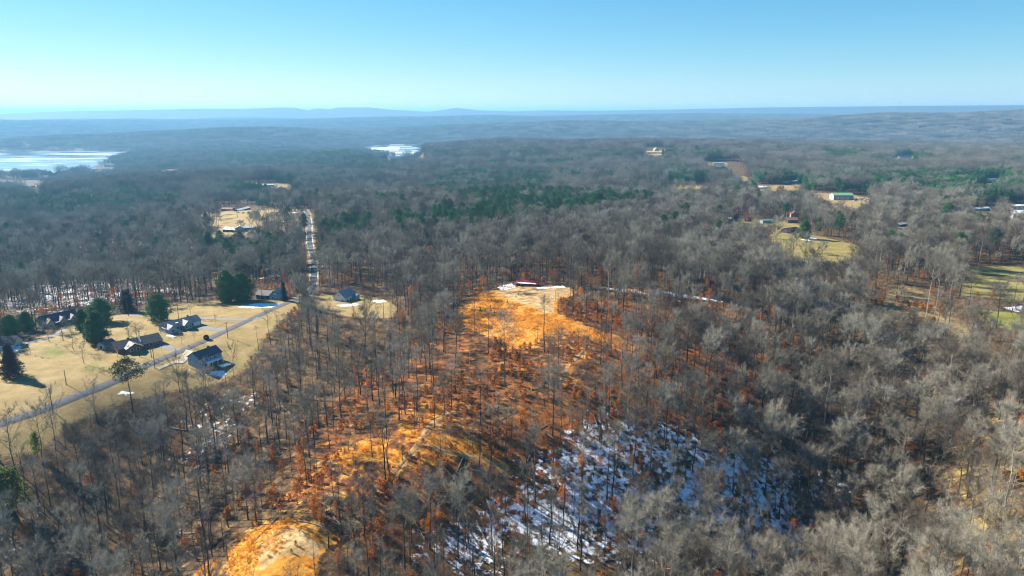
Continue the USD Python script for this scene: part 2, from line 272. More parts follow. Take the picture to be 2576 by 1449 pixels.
# ------------------------------------------------------------------ materials
M = {}
LK = '/World/Looks/'
K = 0.76                                                    # all surface colours in step with the exposure
def plain(name, col, rough=0.85, vary=0.0, spec=0.2, noise_scale=0.0, noise_amt=0.0, translucent=None):
    if name not in ('snow_cover', 'trim', 'pale_roof', 'white_siding', 'grey_roof', 'brown_roof', 'dark_roof'): col = tuple(c * K for c in col)
    n = {'p': ('principled_bsdf', {'base_color': col, 'roughness': rough, 'specular_ior_level': spec})}
    l = []
    src = None
    if noise_scale:
        n['g'] = ('geometry', {}); n['nz'] = ('noise_texture', {'scale': noise_scale, 'detail': 3.0, 'roughness': 0.6})
        n['rm'] = ('rgb_ramp', {'ramp': [(0.3, tuple(c * (1 - noise_amt) for c in col)), (0.7, tuple(min(1, c * (1 + noise_amt)) for c in col))]})
        l += [('g.position', 'nz.vector'), ('nz.fac', 'rm.fac')]; src = 'rm.color'
    if vary:
        n['oi'] = ('object_info', {}); n['mr'] = ('map_range', {'from_min': 0.0, 'from_max': 1.0, 'to_min': 1 - vary, 'to_max': 1 + vary})
        n['hs'] = ('hsv', {'hue': 0.5, 'saturation': 1.0, 'value': 1.0, 'fac': 1.0, 'color': col})
        l += [('oi.random', 'mr.value'), ('mr.result', 'hs.value')]
        if src: l.append((src, 'hs.color'))
        src = 'hs.color'
    if src: l.append((src, 'p.base_color'))
    out = 'p.BSDF'
    if translucent:
        n['t'] = ('translucent_bsdf', {'color': col}); n['mx'] = ('mix_closure', {'fac': translucent})
        if src: l.append((src, 't.color'))
        l += [('p.BSDF', 'mx.closure1'), ('t.BSDF', 'mx.closure2')]; out = 'mx.closure'
    M[name] = usdkit.material(stage, LK + name, n, l, surface=out)

plain('bark', (0.055, 0.045, 0.036), vary=0.35, noise_scale=0.9, noise_amt=0.35)
plain('pale_bark', (0.34, 0.30, 0.25), vary=0.2, noise_scale=0.9, noise_amt=0.3)
def by_copy(name, ramp, rough=.85):
    M[name] = usdkit.material(stage, LK + name, {'oi': ('object_info', {}), 'r': ('rgb_ramp', {'ramp': [(a, tuple(c * K for c in q)) for a, q in ramp]}), 'p': ('principled_bsdf', {'roughness': rough, 'specular_ior_level': 0.15})},
                              [('oi.random', 'r.fac'), ('r.color', 'p.base_color')], surface='p.BSDF')
by_copy('twig', [(0, (0.11, 0.088, 0.064)), (.35, (0.215, 0.185, 0.137)), (.65, (0.285, 0.255, 0.195)), (1, (0.40, 0.37, 0.29))])
by_copy('far_twig', [(0, (0.135, 0.12, 0.09)), (.5, (0.23, 0.21, 0.165)), (1, (0.33, 0.305, 0.245))])
plain('russet', (0.42, 0.15, 0.025), vary=0.4, translucent=0.35)
plain('needle', (0.050, 0.150, 0.030), vary=0.4, rough=0.7)
plain('dark_needle', (0.018, 0.040, 0.018), vary=0.3, rough=0.7)
plain('yellow_needle', (0.11, 0.125, 0.02), vary=0.3, rough=0.7)
plain('log_wood', (0.26, 0.215, 0.165), vary=0.25, noise_scale=0.8, noise_amt=0.3)
plain('orange_grass', (0.80, 0.37, 0.040), vary=0.35, translucent=0.35)
plain('brush', (0.24, 0.18, 0.13), vary=0.35)

# the ground: leaf litter, lawn, dead grass, bare earth and old snow, by the masks on the mesh and noise
def build_ground_material():
    n, l = {}, []
    def N(k, t, **i): n[k] = (t, i)
    N('g', 'geometry'); N('ma', 'attribute', attribute='mask_a'); N('mb', 'attribute', attribute='mask_b'); N('mc', 'attribute', attribute='mask_c'); N('sc', 'separate_color', color_type='rgb'); l.append(('mc.color', 'sc.color'))
    N('sa', 'separate_color', color_type='rgb'); N('sb', 'separate_color', color_type='rgb')
    l += [('ma.color', 'sa.color'), ('mb.color', 'sb.color')]
    for k, s, d in (('n1', 0.02, 4.0), ('n2', 0.11, 5.0), ('n3', 0.9, 4.0), ('n4', 0.28, 6.0), ('n5', 0.38, 10.0)):
        N(k, 'noise_texture', scale=s, detail=d, roughness=0.65); l.append(('g.position', k + '.vector'))
    N('litter', 'rgb_ramp', ramp=[(0.30, (0.022, 0.012, 0.006)), (0.44, (0.066, 0.038, 0.016)), (0.58, (0.14, 0.083, 0.032)), (0.72, (0.25, 0.165, 0.075))])
    l.append(('n4.fac', 'litter.fac'))
    N('lawn', 'rgb_ramp', ramp=[(0.26, (0.19, 0.15, 0.045)), (0.5, (0.29, 0.205, 0.080)), (0.74, (0.37, 0.275, 0.125))]); l.append(('n2.fac', 'lawn.fac'))
    N('green', 'rgb_ramp', ramp=[(0.3, (0.11, 0.125, 0.02)), (0.7, (0.26, 0.235, 0.06))]); l.append(('n2.fac', 'green.fac'))
    N('orange', 'rgb_ramp', ramp=[(0.3, (0.26, 0.10, 0.012)), (0.5, (0.54, 0.235, 0.028)), (0.7, (0.66, 0.36, 0.06))]); l.append(('n4.fac', 'orange.fac'))
    N('dirt', 'rgb_ramp', ramp=[(0.3, (0.22, 0.125, 0.042)), (0.5, (0.40, 0.26, 0.11)), (0.68, (0.55, 0.41, 0.22))]); l.append(('n4.fac', 'dirt.fac'))
    N('snow', 'rgb_ramp', ramp=[(0.3, (0.62, 0.66, 0.74)), (0.7, (0.84, 0.86, 0.9))]); l.append(('n3.fac', 'snow.fac'))
    N('far', 'rgb_ramp', ramp=[(0.3, (0.045, 0.036, 0.03)), (0.5, (0.075, 0.06, 0.05)), (0.7, (0.11, 0.09, 0.075))]); l.append(('n1.fac', 'far.fac'))
    N('rust', 'rgb_ramp', ramp=[(0.32, (0.07, 0.022, 0.006)), (0.5, (0.24, 0.082, 0.016)), (0.68, (0.42, 0.18, 0.035))]); l.append(('n4.fac', 'rust.fac'))
    last = 'litter.color'
    for k, sock, noise_, lo, hi in (('far', 'sb.b', 'n1', .45, .55), ('rust', 'sc.r', 'n2', .38, .62), ('green', 'sb.r', 'n2', .35, .65), ('lawn', 'sa.g', 'n3', .35, .65), ('orange', 'sa.r', 'n4', .40, .60), ('dirt', 'sb.g', 'n4', .42, .58), ('snow', 'sa.b', 'n5', .43, .57)):
        if k == 'snow':
            N('dim', 'mix', mix_type='multiply', fac=1.0, color2=(K, K, K)); l.append((last, 'dim.color1')); last = 'dim.color'
        # mask + (noise - .5) against a threshold
        N(k + 'm', 'math', math_type='add'); N(k + 's', 'map_range', range_type='smoothstep', from_min=lo + .5, from_max=hi + .5, to_min=0.0, to_max=1.0)
        N(k + 'x', 'mix', mix_type='mix')
        l += [(sock, k + 'm.value1'), (noise_ + '.fac', k + 'm.value2'), (k + 'm.value', k + 's.value'), (k + 's.result', k + 'x.fac'), (last, k + 'x.color1'), (k + '.color', k + 'x.color2')]
        last = k + 'x.color'
    N('bp', 'bump', strength=0.7, distance=0.4); l += [('n3.fac', 'bp.height'), ('bp.normal', 'p.normal')]
    N('p', 'principled_bsdf', roughness=0.9, specular_ior_level=0.1); l.append((last, 'p.base_color'))
    M['ground'] = usdkit.material(stage, LK + 'ground', n, l, surface='p.BSDF')
build_ground_material()

# ------------------------------------------------------------------ ground sheet
def soft(shape, pts, blend):
    """1 inside the shape, 0 outside, soft over blend metres; 0.5 on the edge."""
    if isinstance(shape, list): shape = shapely.union_all(shape)
    q = shapely.points(pts); shapely.prepare(shape)
    sd = shapely.distance(shape.boundary, q) * np.where(shapely.contains(shape, q), 1, -1)
    return np.clip(0.5 + sd / blend / 2, 0, 1)

def ground():
    na, nr = GA.shape
    v = np.stack([GX, GY, GZ], -1).reshape(-1, 3)
    i, j = np.meshgrid(np.arange(na - 1), np.arange(nr - 1), indexing='ij')
    a = (i * nr + j).ravel()
    f = np.stack([a, a + nr, a + nr + 1, a + 1], 1); f = f[:, ::-1]
    near = np.hypot(v[:, 0], v[:, 1]) < 2400 * S
    ma, mb, mc = np.zeros((len(v), 3)), np.zeros((len(v), 3)), np.zeros((len(v), 3))
    p = v[near][:, :2]
    A, B = np.zeros((len(p), 3)), np.zeros((len(p), 3))
    A[:, 0] = np.maximum(soft([field_poly, clear_poly, clear2_poly, *mid_orange], p, 2.0), 0.43 * soft(shapely.union_all([field_poly, clear_poly, *mid_orange]).buffer(30), p, 40))
    C = np.zeros((len(p), 3)); C[:, 0] = (.58 + .5 * (fbm(np.c_[p, 0 * p[:, 0]] / 18., 3, 41) - .5)) * soft(poly([(640, 1300), (800, 1000), (1090, 830), (1500, 740), (1950, 800), (2050, 1050), (1650, 1120), (1420, 1240), (1300, 1470), (850, 1470), (860, 1300)]), p, 14.0)
    A[:, 1] = soft([lawn_poly, barnlawn_poly, fieldR1, fieldR2, fieldF2, fieldF2b, fieldF3, fieldL1, fieldL2, *far_clear, road_line.buffer(5)], p, 5.0)
    A[:, 1] = np.maximum(A[:, 1], 0.62 * soft(clearR, p, 6.0))
    slope_r = poly([(2230, 1200), (2420, 950), (2700, 900), (2900, 1480), (2230, 1480), (2180, 1400)])
    A[:, 1] = np.maximum(A[:, 1], 0.47 * soft(slope_r, p, 30.0))
    q3 = np.c_[p, 0 * p[:, 0]]
    A[:, 2] = np.maximum(np.minimum(0.50 + 0.42 * (fbm(q3 / 14., 3, 31) - .5), .512) * (1 - .10 * (np.arctan2(p[:, 0], p[:, 1]) < -.1)) * soft([q_.buffer(5) for q_ in snow_polys], p, 20.0), 0.80 * soft(snow_lawn, p, 2.4))
    A[:, 2] = np.maximum(A[:, 2], 0.54 * soft(LineString(road_line.coords[-9:]).buffer(4.4), p, 1.5))
    B[:, 0] = 0.72 * soft([fieldR1, fieldR2, fieldF2, fieldF2b], p, 5.0)
    B[:, 1] = soft([dirt_poly, clear_dirt, *[t.buffer(1.5) for t in trail_lines]], p, 1.6) * 0.85
    # greener lawn patches
    gl = soft([poly(q_) for q_ in ([(320, 905), (400, 900), (440, 905), (360, 918)], [(480, 590), (560, 570), (560, 606), (490, 604)], [(540, 920), (600, 890), (620, 920), (570, 950)],
                                   [(170, 930), (240, 900), (300, 920), (220, 950)], [(60, 880), (180, 860), (200, 900), (100, 910)], [(2464, 780), (2700, 795), (2700, 840), (2480, 820)])], p, 9.0)
    fy = soft([fieldR1, fieldR2, fieldF2, fieldF2b], p, 5.0); A[:, 1] *= 1 - 0.50 * fy; B[:, 0] = np.maximum(B[:, 0], 0.42 * soft(slope_r, p, 30.0))
    A[:, 1] *= 1 - 0.62 * gl; B[:, 0] = np.maximum(B[:, 0], gl)
    ma[near], mb[near], mc[near] = A, B, C
    rr = np.hypot(v[:, 0], v[:, 1])
    mb[:, 2] = np.clip((rr - 2000) / 2000, 0, 1)
    # beyond the picture: a coarse ring that carries the land on all round
    m = usdkit.mesh(stage, '/World/ground', (v, f), M['ground'], smooth=True)
    pv = UsdGeom.PrimvarsAPI(m)
    for k, x in (('mask_a', ma), ('mask_b', mb), ('mask_c', mc)):
        pv.CreatePrimvar(k, Sdf.ValueTypeNames.Color3fArray, 'vertex').Set(Vt.Vec3fArray.FromNumpy(x.astype(np.float32)))
    tag(m, label='wooded ridge, ravines and open ground under leaf litter, dead grass and old snow', category='ground', kind='structure')
ground()
def outer_land():
    """The land outside the view: a ring all round, its inner edge just under the ground sheet."""
    az = np.concatenate([[AZ[-1] - .01], np.linspace(AZ[-1] + .05, 2 * math.pi + AZ[0] - .05, 40), [2 * math.pi + AZ[0] + .01]])
    lr = np.linspace(LR[0] - 3, LR[-1], 26)
    A, L = np.meshgrid(az, lr, indexing='ij'); x, y = np.exp(L) * np.sin(A), np.exp(L) * np.cos(A)
    t = np.clip(np.minimum(A - az[0], az[-1] - A) / .5, 0, 1)
    z = H(x, y) * (1 - t) + t * (-20 + 30 * (fbm(np.stack([x, y, 0 * x], -1) / 900, 3, 5) - .5)) - .3
    na, nr = A.shape; i, j = np.meshgrid(np.arange(na - 1), np.arange(nr - 1), indexing='ij'); a = (i * nr + j).ravel()
    mb = MB().add(np.stack([x, y, z], -1).reshape(-1, 3), np.stack([a, a + 1, a + nr + 1, a + nr], 1))
    az2 = np.linspace(AZ[0], AZ[-1], 20); ring = np.stack([math.exp(LR[0]) * 1.002 * np.sin(az2), math.exp(LR[0]) * 1.002 * np.cos(az2)], 1)
    pts = np.vstack([np.c_[ring, H(ring[:, 0], ring[:, 1]) - .3], [[0, 0, float(GZ[:, 0].mean()) - 1]]])
    mb.add(pts, [[k, 20, k + 1] for k in range(19)])
    mb.build('hills', 'ground', label='wooded land going on beyond the frame', category='hills', kind='structure')
outer_land()

# ------------------------------------------------------------------ water
M['water'] = usdkit.material(stage, LK + 'water', {
    'g': ('geometry', {}), 'mp': ('mapping', {'scale': (0.0022, 0.006, 1.0)}), 'n': ('noise_texture', {'scale': 1.0, 'detail': 4.0, 'roughness': 0.55}),
    'rr': ('rgb_ramp', {'ramp': [(0.42, (0.26, 0.31, 0.34)), (0.56, (0.10, 0.125, 0.145))]}),  # pale bands in the base colour stand in for reflected sky, dark bands between
    'rg': ('map_range', {'from_min': 0.44, 'from_max': 0.54, 'to_min': 0.45, 'to_max': 0.12}),
    'w': ('noise_texture', {'scale': 0.35, 'detail': 3.0}), 'b': ('bump', {'strength': 0.25, 'distance': 0.4}),
    'p': ('principled_bsdf', {'specular_ior_level': 0.5, 'ior': 1.33})},
    [('g.position', 'mp.vector'), ('mp.vector', 'n.vector'), ('n.fac', 'rr.fac'), ('n.fac', 'rg.value'), ('rr.color', 'p.base_color'), ('rg.result', 'p.roughness'), ('g.position', 'w.vector'), ('w.fac', 'b.height'), ('b.normal', 'p.normal')], surface='p.BSDF')
def lake():
    az = np.linspace(-0.9, 0.05, 30); ls = np.linspace(math.log(1300 * S), math.log(7500 * S), 20)
    A, L = np.meshgrid(az, ls, indexing='ij'); x, y = np.exp(L) * np.sin(A), np.exp(L) * np.cos(A)
    i, j = np.meshgrid(np.arange(29), np.arange(19), indexing='ij'); a = (i * 20 + j).ravel()
    MB().add(np.stack([x, y, 0 * x - 90.0 * S], -1).reshape(-1, 3), np.stack([a, a + 1, a + 21, a + 20], 1)[:, ::-1]).build('lake', 'water', label='pale lake half covered in thin ice beyond the woods at left', category='lake', kind='structure')
lake()

# ------------------------------------------------------------------ air
def haze():
    M['haze'] = usdkit.material(stage, LK + 'haze', {'v': ('principled_volume', {'color': (0.20, 0.455, 0.72), 'density': 0.000078, 'anisotropy': 0.2})}, [], volume='v.volume')
    top = float(GZ.max()) + 24; low = float(GZ.min()) - 3; b = trimesh.creation.box([150000, 150000, top - low]); b.apply_translation([0, 0, (top + low) / 2])
    obj('haze', b, 'haze', label='thin blue winter haze over the far hills', category='haze', kind='stuff')
haze()

# ------------------------------------------------------------------ trees
def unit(v): return v / (np.linalg.norm(v) + 1e-9)
def bare_tree(seed, h=18., base=.45, spread=.28, limbs=14, twigs=60, fork=False, twig_w=.034, lean=.03, bark='bark', subs=6):
    """(trunk mesh, crown mesh): trunk and limbs; branches and fine twigs."""
    r = np.random.default_rng(seed); T, C = MB(), MB()
    k = 8; zz = np.linspace(0, h * .86, k)
    wob = np.cumsum(r.normal(0, lean, (k, 2)), 0) * h / k * 1.6; wob -= wob[0]
    tr = np.c_[wob, zz]; r0 = .0105 * h * r.uniform(.85, 1.15)
    rad = r0 * np.interp(zz / h, [0, .06, .45, .86], [1.25, 1.0, .62, .14])
    T.tube(tr, rad, 6)
    starts = []
    for i in range(limbs):
        t = base + (0.97 - base) * (i / max(1, limbs - 1)) ** .8 * .86 / .97
        z = t * h; p = np.array([np.interp(z, zz, tr[:, 0]), np.interp(z, zz, tr[:, 1]), min(z, zz[-1])])
        az = i * 2.4 + r.uniform(-.5, .5); el = r.uniform(.45, .85) + .35 * (t - base)
        L = h * spread * r.uniform(.75, 1.25) * (1.15 - .55 * (t - base) / (1 - base))
        if fork and i < 2: L *= 1.7; el = 1.1
        starts.append((p, az, el, L, float(np.interp(z, zz, rad)) * (.62 if not (fork and i < 2) else .85)))
    tb, tt = [], []
    for p, az, el, L, rr in starts:
        pts = [p]; d = np.array([math.cos(az) * math.cos(el), math.sin(az) * math.cos(el), math.sin(el)])
        for s in range(4):
            d = unit(d + r.normal(0, .12, 3) + [0, 0, .10]); pts.append(pts[-1] + d * L / 4)
        pts = np.array(pts); T.tube(pts, rr * np.array([1, .75, .52, .32, .10]), 4, cap=False)
        for b in range(subs):
            u = .25 + .75 * b / (subs - 1) * .98; q_ = np.array([np.interp(u * 4, range(5), pts[:, c]) for c in range(3)])
            dd = unit(d + r.normal(0, .55, 3) + [0, 0, .12]); l = L * r.uniform(.32, .55) * (1.1 - .4 * u)
            m1 = q_ + dd * l * .5; dd2 = unit(dd + r.normal(0, .25, 3) + [0, 0, .1]); e = m1 + dd2 * l * .5
            T.tube([q_, m1, e], rr * np.array([.34, .2, .05]), 3, cap=False)
            n = twigs; w = r.uniform(.1, 1.0, n)[:, None]
            o = np.where(w < .5, q_ + (m1 - q_) * w * 2, m1 + (e - m1) * (w * 2 - 1))
            dv = dd2 * .6 + r.normal(0, .6, (n, 3)) + [0, 0, .25]; dv /= np.linalg.norm(dv, axis=1, keepdims=True)
            tb.append(o); tt.append(o + dv * (h * .075 * r.uniform(.4, 1.4, n))[:, None])
    C.slivers(np.vstack(tb), np.vstack(tt), twig_w * r.uniform(.7, 1.3, sum(map(len, tb))), r)
    return T.mesh(), C.mesh()

def pine(seed, h=16., base=.45, width=.2, clumps=60, per=26, size=.55, needle=.10, cone=False):
    r = np.random.default_rng(seed); T, C = MB(), MB()
    zz = np.linspace(0, h * .96, 6); wob = np.cumsum(r.normal(0, .02, (6, 2)), 0) * h / 4; wob -= wob[0]
    tr = np.c_[wob, zz]; T.tube(tr, .012 * h * np.linspace(1, .12, 6), 6)
    cen = []
    for i in range(clumps):
        t = base + (1 - base) * (i / (clumps - 1)); prof = (1 - (t - base) / (1 - base)) if cone else math.sin(math.pi * min(1, .16 + .86 * (t - base) / (1 - base))) ** .7
        rr = h * width * (prof * r.uniform(.45, 1.08) + .04); az = i * 2.39996 + r.uniform(-.4, .4)
        p = np.array([np.interp(t * h, zz, tr[:, 0]), np.interp(t * h, zz, tr[:, 1]), t * h * .98])
        e = p + [math.cos(az) * rr, math.sin(az) * rr, rr * r.uniform(-.05, .28)]
        if i % 2 == 0: T.tube([p - [0, 0, .03 * h], (p + e) / 2, e], [.003 * h, .002 * h, .0006 * h], 3, cap=False)
        cen.append(e); cen.append(p * .45 + e * .55 + r.normal(0, .02 * h, 3))
    cen = np.array(cen); n = len(cen) * per
    c = np.repeat(cen, per, 0) + r.normal(0, 1, (n, 3)) * size * np.array([.6, .6, .34])
    dv = r.normal(0, 1, (n, 3)) + [0, 0, .5]; dv /= np.linalg.norm(dv, axis=1, keepdims=True)
    C.slivers(c, c + dv * (size * r.uniform(.5, 1.1, n))[:, None], needle * size / .55 * r.uniform(.8, 1.6, n), r)
    return T.mesh(), C.mesh()

def russet_tree(seed, h=6., n=420, leaf=.22):
    r = np.random.default_rng(seed); T, C = MB(), MB()
    T.tube(np.c_[np.cumsum(r.normal(0, .08, (5, 2)), 0), np.linspace(0, h * .9, 5)], .011 * h * np.linspace(1, .15, 5), 5)
    c = []
    for i in range(14):
        t = .18 + .8 * i / 13; az = i * 2.4; L = h * .26 * math.sin(math.pi * min(1, t * .9 + .08)) * r.uniform(.6, 1.2)
        p = np.array([0, 0, t * h * .9]); e = p + [math.cos(az) * L, math.sin(az) * L, L * .5]
        T.tube([p, e], [.004 * h, .001 * h], 3, cap=False)
        c.append(p + (e - p) * r.uniform(.25, 1.1, (n // 14, 1)) + r.normal(0, .05 * h, (n // 14, 3)))
    c = np.vstack(c); dv = r.normal(0, 1, c.shape) - [0, 0, .3]; dv /= np.linalg.norm(dv, axis=1, keepdims=True)
    C.slivers(c, c + dv * leaf * 1.5, leaf * r.uniform(.7, 1.3, len(c)), r)
    return T.mesh(), C.mesh()

def bush(seed, h=2.0, n=130, w=.03):
    r = np.random.default_rng(seed); C = MB()
    o = np.c_[r.normal(0, .35 * h, (n, 2)), r.uniform(0, .25 * h, n)]; dv = np.c_[r.normal(0, .6, (n, 2)), r.uniform(.3, 1.2, n)]
    C.slivers(o, o + dv * h * .6, w * r.uniform(.7, 1.5, n), r); return C.mesh()

def tufts(seed, size=3., n=110, h=1.0, w=.07):
    r = np.random.default_rng(seed); C = MB()
    k = max(5, n // 14); cen = r.uniform(-size / 2, size / 2, (k, 2)); o = cen[r.integers(0, k, n)] + r.normal(0, .22, (n, 2))
    dv = np.c_[r.normal(0, .35, (n, 2)), np.ones(n)]
    C.slivers(np.c_[o, 0 * o[:, 0] - .05], np.c_[o, 0 * o[:, 0]] + dv * (h * r.uniform(.5, 1.15, n))[:, None], w * r.uniform(.7, 1.4, n), r); return C.mesh()

def kind_prim(name, parts):
    """A class prim that copies refer to: parts = [(name, mesh, material)]."""
    c = stage.CreateClassPrim('/World/kind_of_' + name)
    for pn, mesh, mat in parts:
        usdkit.mesh(stage, f'{c.GetPath()}/{pn}', mesh, M[mat])
    return c.GetPath()

def instancer(name, protos, pos, idx, rot, scl, **tags):
    pi = UsdGeom.PointInstancer.Define(stage, path_of(None, name))
    for k, c in enumerate(protos):
        x = UsdGeom.Xform.Define(stage, f'{pi.GetPath()}/kind_{k}'); x.GetPrim().GetReferences().AddInternalReference(c)
        pi.GetPrototypesRel().AddTarget(x.GetPath())
    n = len(pos); half = np.asarray(rot) / 2
    pi.CreateProtoIndicesAttr(Vt.IntArray.FromNumpy(np.asarray(idx, np.int32)))
    pi.CreatePositionsAttr(Vt.Vec3fArray.FromNumpy(np.asarray(pos, np.float32)))
    qs = np.c_[np.zeros((n, 2)), np.sin(half), np.cos(half)].astype(np.float16)
    pi.CreateOrientationsAttr(Vt.QuathArray.FromNumpy(qs))
    s = np.asarray(scl, np.float32); s = np.repeat(s[:, None], 3, 1) if s.ndim == 1 else s
    pi.CreateScalesAttr(Vt.Vec3fArray.FromNumpy(s))
    return tag(pi, **tags)

BARE = []     # (class path, height, adjective)
for k, (h, kw, adj) in enumerate([(25, dict(), 'tall'), (28, dict(base=.55, spread=.2, limbs=12), 'slender'), (23, dict(base=.35, spread=.34, limbs=16), 'broad crowned'), (26, dict(fork=True), 'fork stemmed'),
                                  (21, dict(base=.5, spread=.3), 'round crowned'), (29, dict(base=.6, spread=.22, limbs=12), 'long stemmed'), (24, dict(base=.4, spread=.3, limbs=15), 'spreading'),
                                  (20, dict(base=.5, spread=.16, limbs=10, twigs=18), 'narrow'), (17, dict(base=.4, spread=.28, limbs=12, twigs=20), 'small'), (26, dict(base=.45, spread=.26), 'upright')] + [
        (24, dict(base=.62, spread=.15, limbs=9, twigs=22, subs=5), 'thin crowned'), (27, dict(base=.68, spread=.14, limbs=9, twigs=20, subs=5), 'high crowned'), (21, dict(base=.55, spread=.18, limbs=8, twigs=20, subs=5), 'sparse'),
        (23, dict(base=.5, spread=.2, limbs=9, twigs=18, fork=True, subs=5), 'sparse forked'), (18, dict(base=.6, spread=.13, limbs=7, twigs=16, subs=4), 'pole like')]):
    t, c = bare_tree(100 + k, h, **kw); BARE.append((kind_prim(f'bare_tree_{k}', [('trunk', t, 'bark' if k not in (5,) else 'pale_bark'), ('crown', c, 'twig')]), h, adj))
SNAG = []
for k in range(3):
    t, c = bare_tree(150 + k, 19, base=.5, spread=.16, limbs=6, twigs=2, subs=3); SNAG.append((kind_prim(f'dead_tree_{k}', [('trunk', t, 'bark' if k else 'pale_bark'), ('crown', c, 'twig')]), 15, 'dead'))
PINE = [(kind_prim(f'pine_{k}', [('trunk', t, 'bark'), ('crown', c, m)]), h) for k, (h, (t, c), m) in enumerate([
    (23, pine(200, 23, .40, .2, per=40, size=.85, needle=.15), 'needle'), (26, pine(201, 26, .50, .19, per=40, size=.85, needle=.15), 'needle'), (19, pine(202, 19, .25, .24, per=40, size=.8, needle=.15), 'needle'), (18, pine(203, 18, .1, .3, clumps=100, size=1.0), 'needle'),
    (10, pine(204, 10, .05, .2, clumps=60, size=.4, cone=True), 'dark_needle'), (20, pine(205, 20, .4, .22, per=36, size=.8, needle=.14), 'yellow_needle')])]
RUSSET = [(kind_prim(f'russet_tree_{k}', [('trunk', t, 'bark'), ('crown', c, 'russet')]), 6) for k, (t, c) in enumerate([russet_tree(300, 7.5, 500, .28), russet_tree(301, 8, 700, .28), russet_tree(302, 7, 340, .28)])]
UNDER = [kind_prim(f'thin_sapling_{k}', [('trunk', t, 'bark'), ('crown', c, 'twig')]) for k, (t, c) in enumerate(bare_tree(450 + k, 7, base=.18, spread=.26, limbs=9, twigs=14, twig_w=.03, subs=4) for k in range(3))]
RUST = [kind_prim(f'rust_brush_{k}', [('leaves', russet_tree(460 + k, 2.6, 170, .24)[1], 'russet')]) for k in range(3)]
BUSH = [kind_prim(f'brush_{k}', [('stems', bush(400 + k), 'brush')]) for k in range(4)]
TUFT = [kind_prim(f'tuft_{k}', [('blades', tufts(410 + k), 'orange_grass')]) for k in range(4)]

def cluster(seed, green=0.0, n=10, size=35.):
    r = np.random.default_rng(seed); T, C, G = MB(), MB(), MB()
    g = int(math.ceil(math.sqrt(n)))
    for i in range(g * g):
        cx, cy = ((i % g + r.uniform(.1, .9)) / g - .5) * size, ((i // g + r.uniform(.1, .9)) / g - .5) * size
        if r.uniform() < green:
            t, c = pine(int(r.integers(1e6)), r.uniform(15, 22), .3, .22, clumps=26, per=12, size=1.7, needle=.34)
            G.add(c[0] + [cx, cy, 0], c[1])
        else:
            t, c = bare_tree(int(r.integers(1e6)), r.uniform(18, 26), base=.42, spread=.31, limbs=9, twigs=13, twig_w=.19, subs=4)
            C.add(c[0] + [cx, cy, 0], c[1])
        T.add(t[0] + [cx, cy, 0], t[1])
    parts = [('trunks', T.mesh(), 'bark')]
    if C.v: parts.append(('crowns', C.mesh(), 'far_twig'))
    if G.v: parts.append(('pines', G.mesh(), 'needle'))
    return parts
FARWOOD = []
def far_cluster(seed, green):
    r = np.random.default_rng(seed); C, G = MB(), MB()
    for i in range(49):
        cx, cy, h = (i % 7 + r.uniform(0, 1) - 3.5) * 12, (i // 7 + r.uniform(0, 1) - 3.5) * 12, r.uniform(15, 24)
        k = 26; pt = r.normal(0, 1, (k, 3)); pt /= np.linalg.norm(pt, axis=1, keepdims=True); pt *= np.array([6, 6, h * .33]) * r.uniform(.5, 1, (k, 1)); pt += [cx, cy, h * .64]
        dv = r.normal(0, 1, (k, 3)) + [0, 0, .7]; dv /= np.linalg.norm(dv, axis=1, keepdims=True)
        (G if r.uniform() < green else C).slivers(pt - dv * 1.5, pt + dv * 3.5, 1.6, r)
        C.slivers([[cx, cy, 0]] * 2, [[cx, cy, h]] * 2, .9, r)
    return [('crowns', C.mesh(), 'far_twig')] + ([('pines', G.mesh(), 'needle')] if G.v else [])
FARWOOD = [kind_prim(f'far_wood_{k}', far_cluster(600 + k, (.0, .05, .0, .5)[k])) for k in range(4)]
CLUST = [kind_prim(f'wood_{k}', cluster(500 + k)) for k in range(5)] + [kind_prim(f'pine_wood_{k}', cluster(520 + k, .85)) for k in range(3)] + [kind_prim(f'mixed_wood_{k}', cluster(530 + k, .25)) for k in range(2)]

def jitter_points(r0, r1, cell, rng, half=0.70):
    r0, r1, cell = r0 * S, r1 * S, cell * S
    xm = r1 * math.sin(half); gx = np.arange(-xm, xm, cell); gy = np.arange(r0 * math.cos(half), r1, cell)
    X, Y = np.meshgrid(gx, gy); X, Y = X.ravel() + rng.uniform(-.48, .48, X.size) * cell, Y.ravel() + rng.uniform(-.48, .48, X.size) * cell
    rr, az = np.hypot(X, Y), np.arctan2(X, Y); k = (rr > r0) & (rr < r1) & (np.abs(az) < half)
    return X[k], Y[k]
shapely.prepare(all_clear); shapely.prepare(thin_zone)
def inside(shape, X, Y): return shapely.contains_xy(shape, X, Y)

pine_zones = [poly(p) for p in ([(1060, 480), (1180, 440), (1420, 440), (1430, 470), (1300, 480), (1200, 500)], [(1100, 520), (1250, 505), (1480, 515), (1640, 520), (1640, 545), (1500, 560), (1400, 585), (1250, 560)],
                                [(990, 590), (1120, 565), (1300, 560), (1300, 600), (1100, 620), (1000, 610)], [(0, 545), (0, 510), (180, 500), (300, 495), (470, 500), (480, 530), (280, 545), (120, 560)],
                                [(560, 490), (640, 468), (770, 480), (770, 520), (690, 520), (600, 510)], [(480, 390), (700, 380), (960, 385), (1010, 420), (960, 450), (800, 440), (600, 420)],
                                [(2060, 390), (2160, 385), (2160, 410), (2080, 412)], [(2200, 405), (2360, 403), (2360, 420), (2210, 422)], [(2080, 465), (2200, 460), (2575, 440), (2575, 500), (2420, 520), (2240, 500), (2190, 480)],
                                [(1910, 480), (2010, 475), (2080, 500), (2080, 520), (1940, 505)], [(1650, 460), (1750, 455), (1750, 480), (1660, 485)], [(780, 620), (900, 590), (960, 600), (900, 640), (800, 650)], [(500, 640), (700, 650), (740, 690), (580, 700)])]
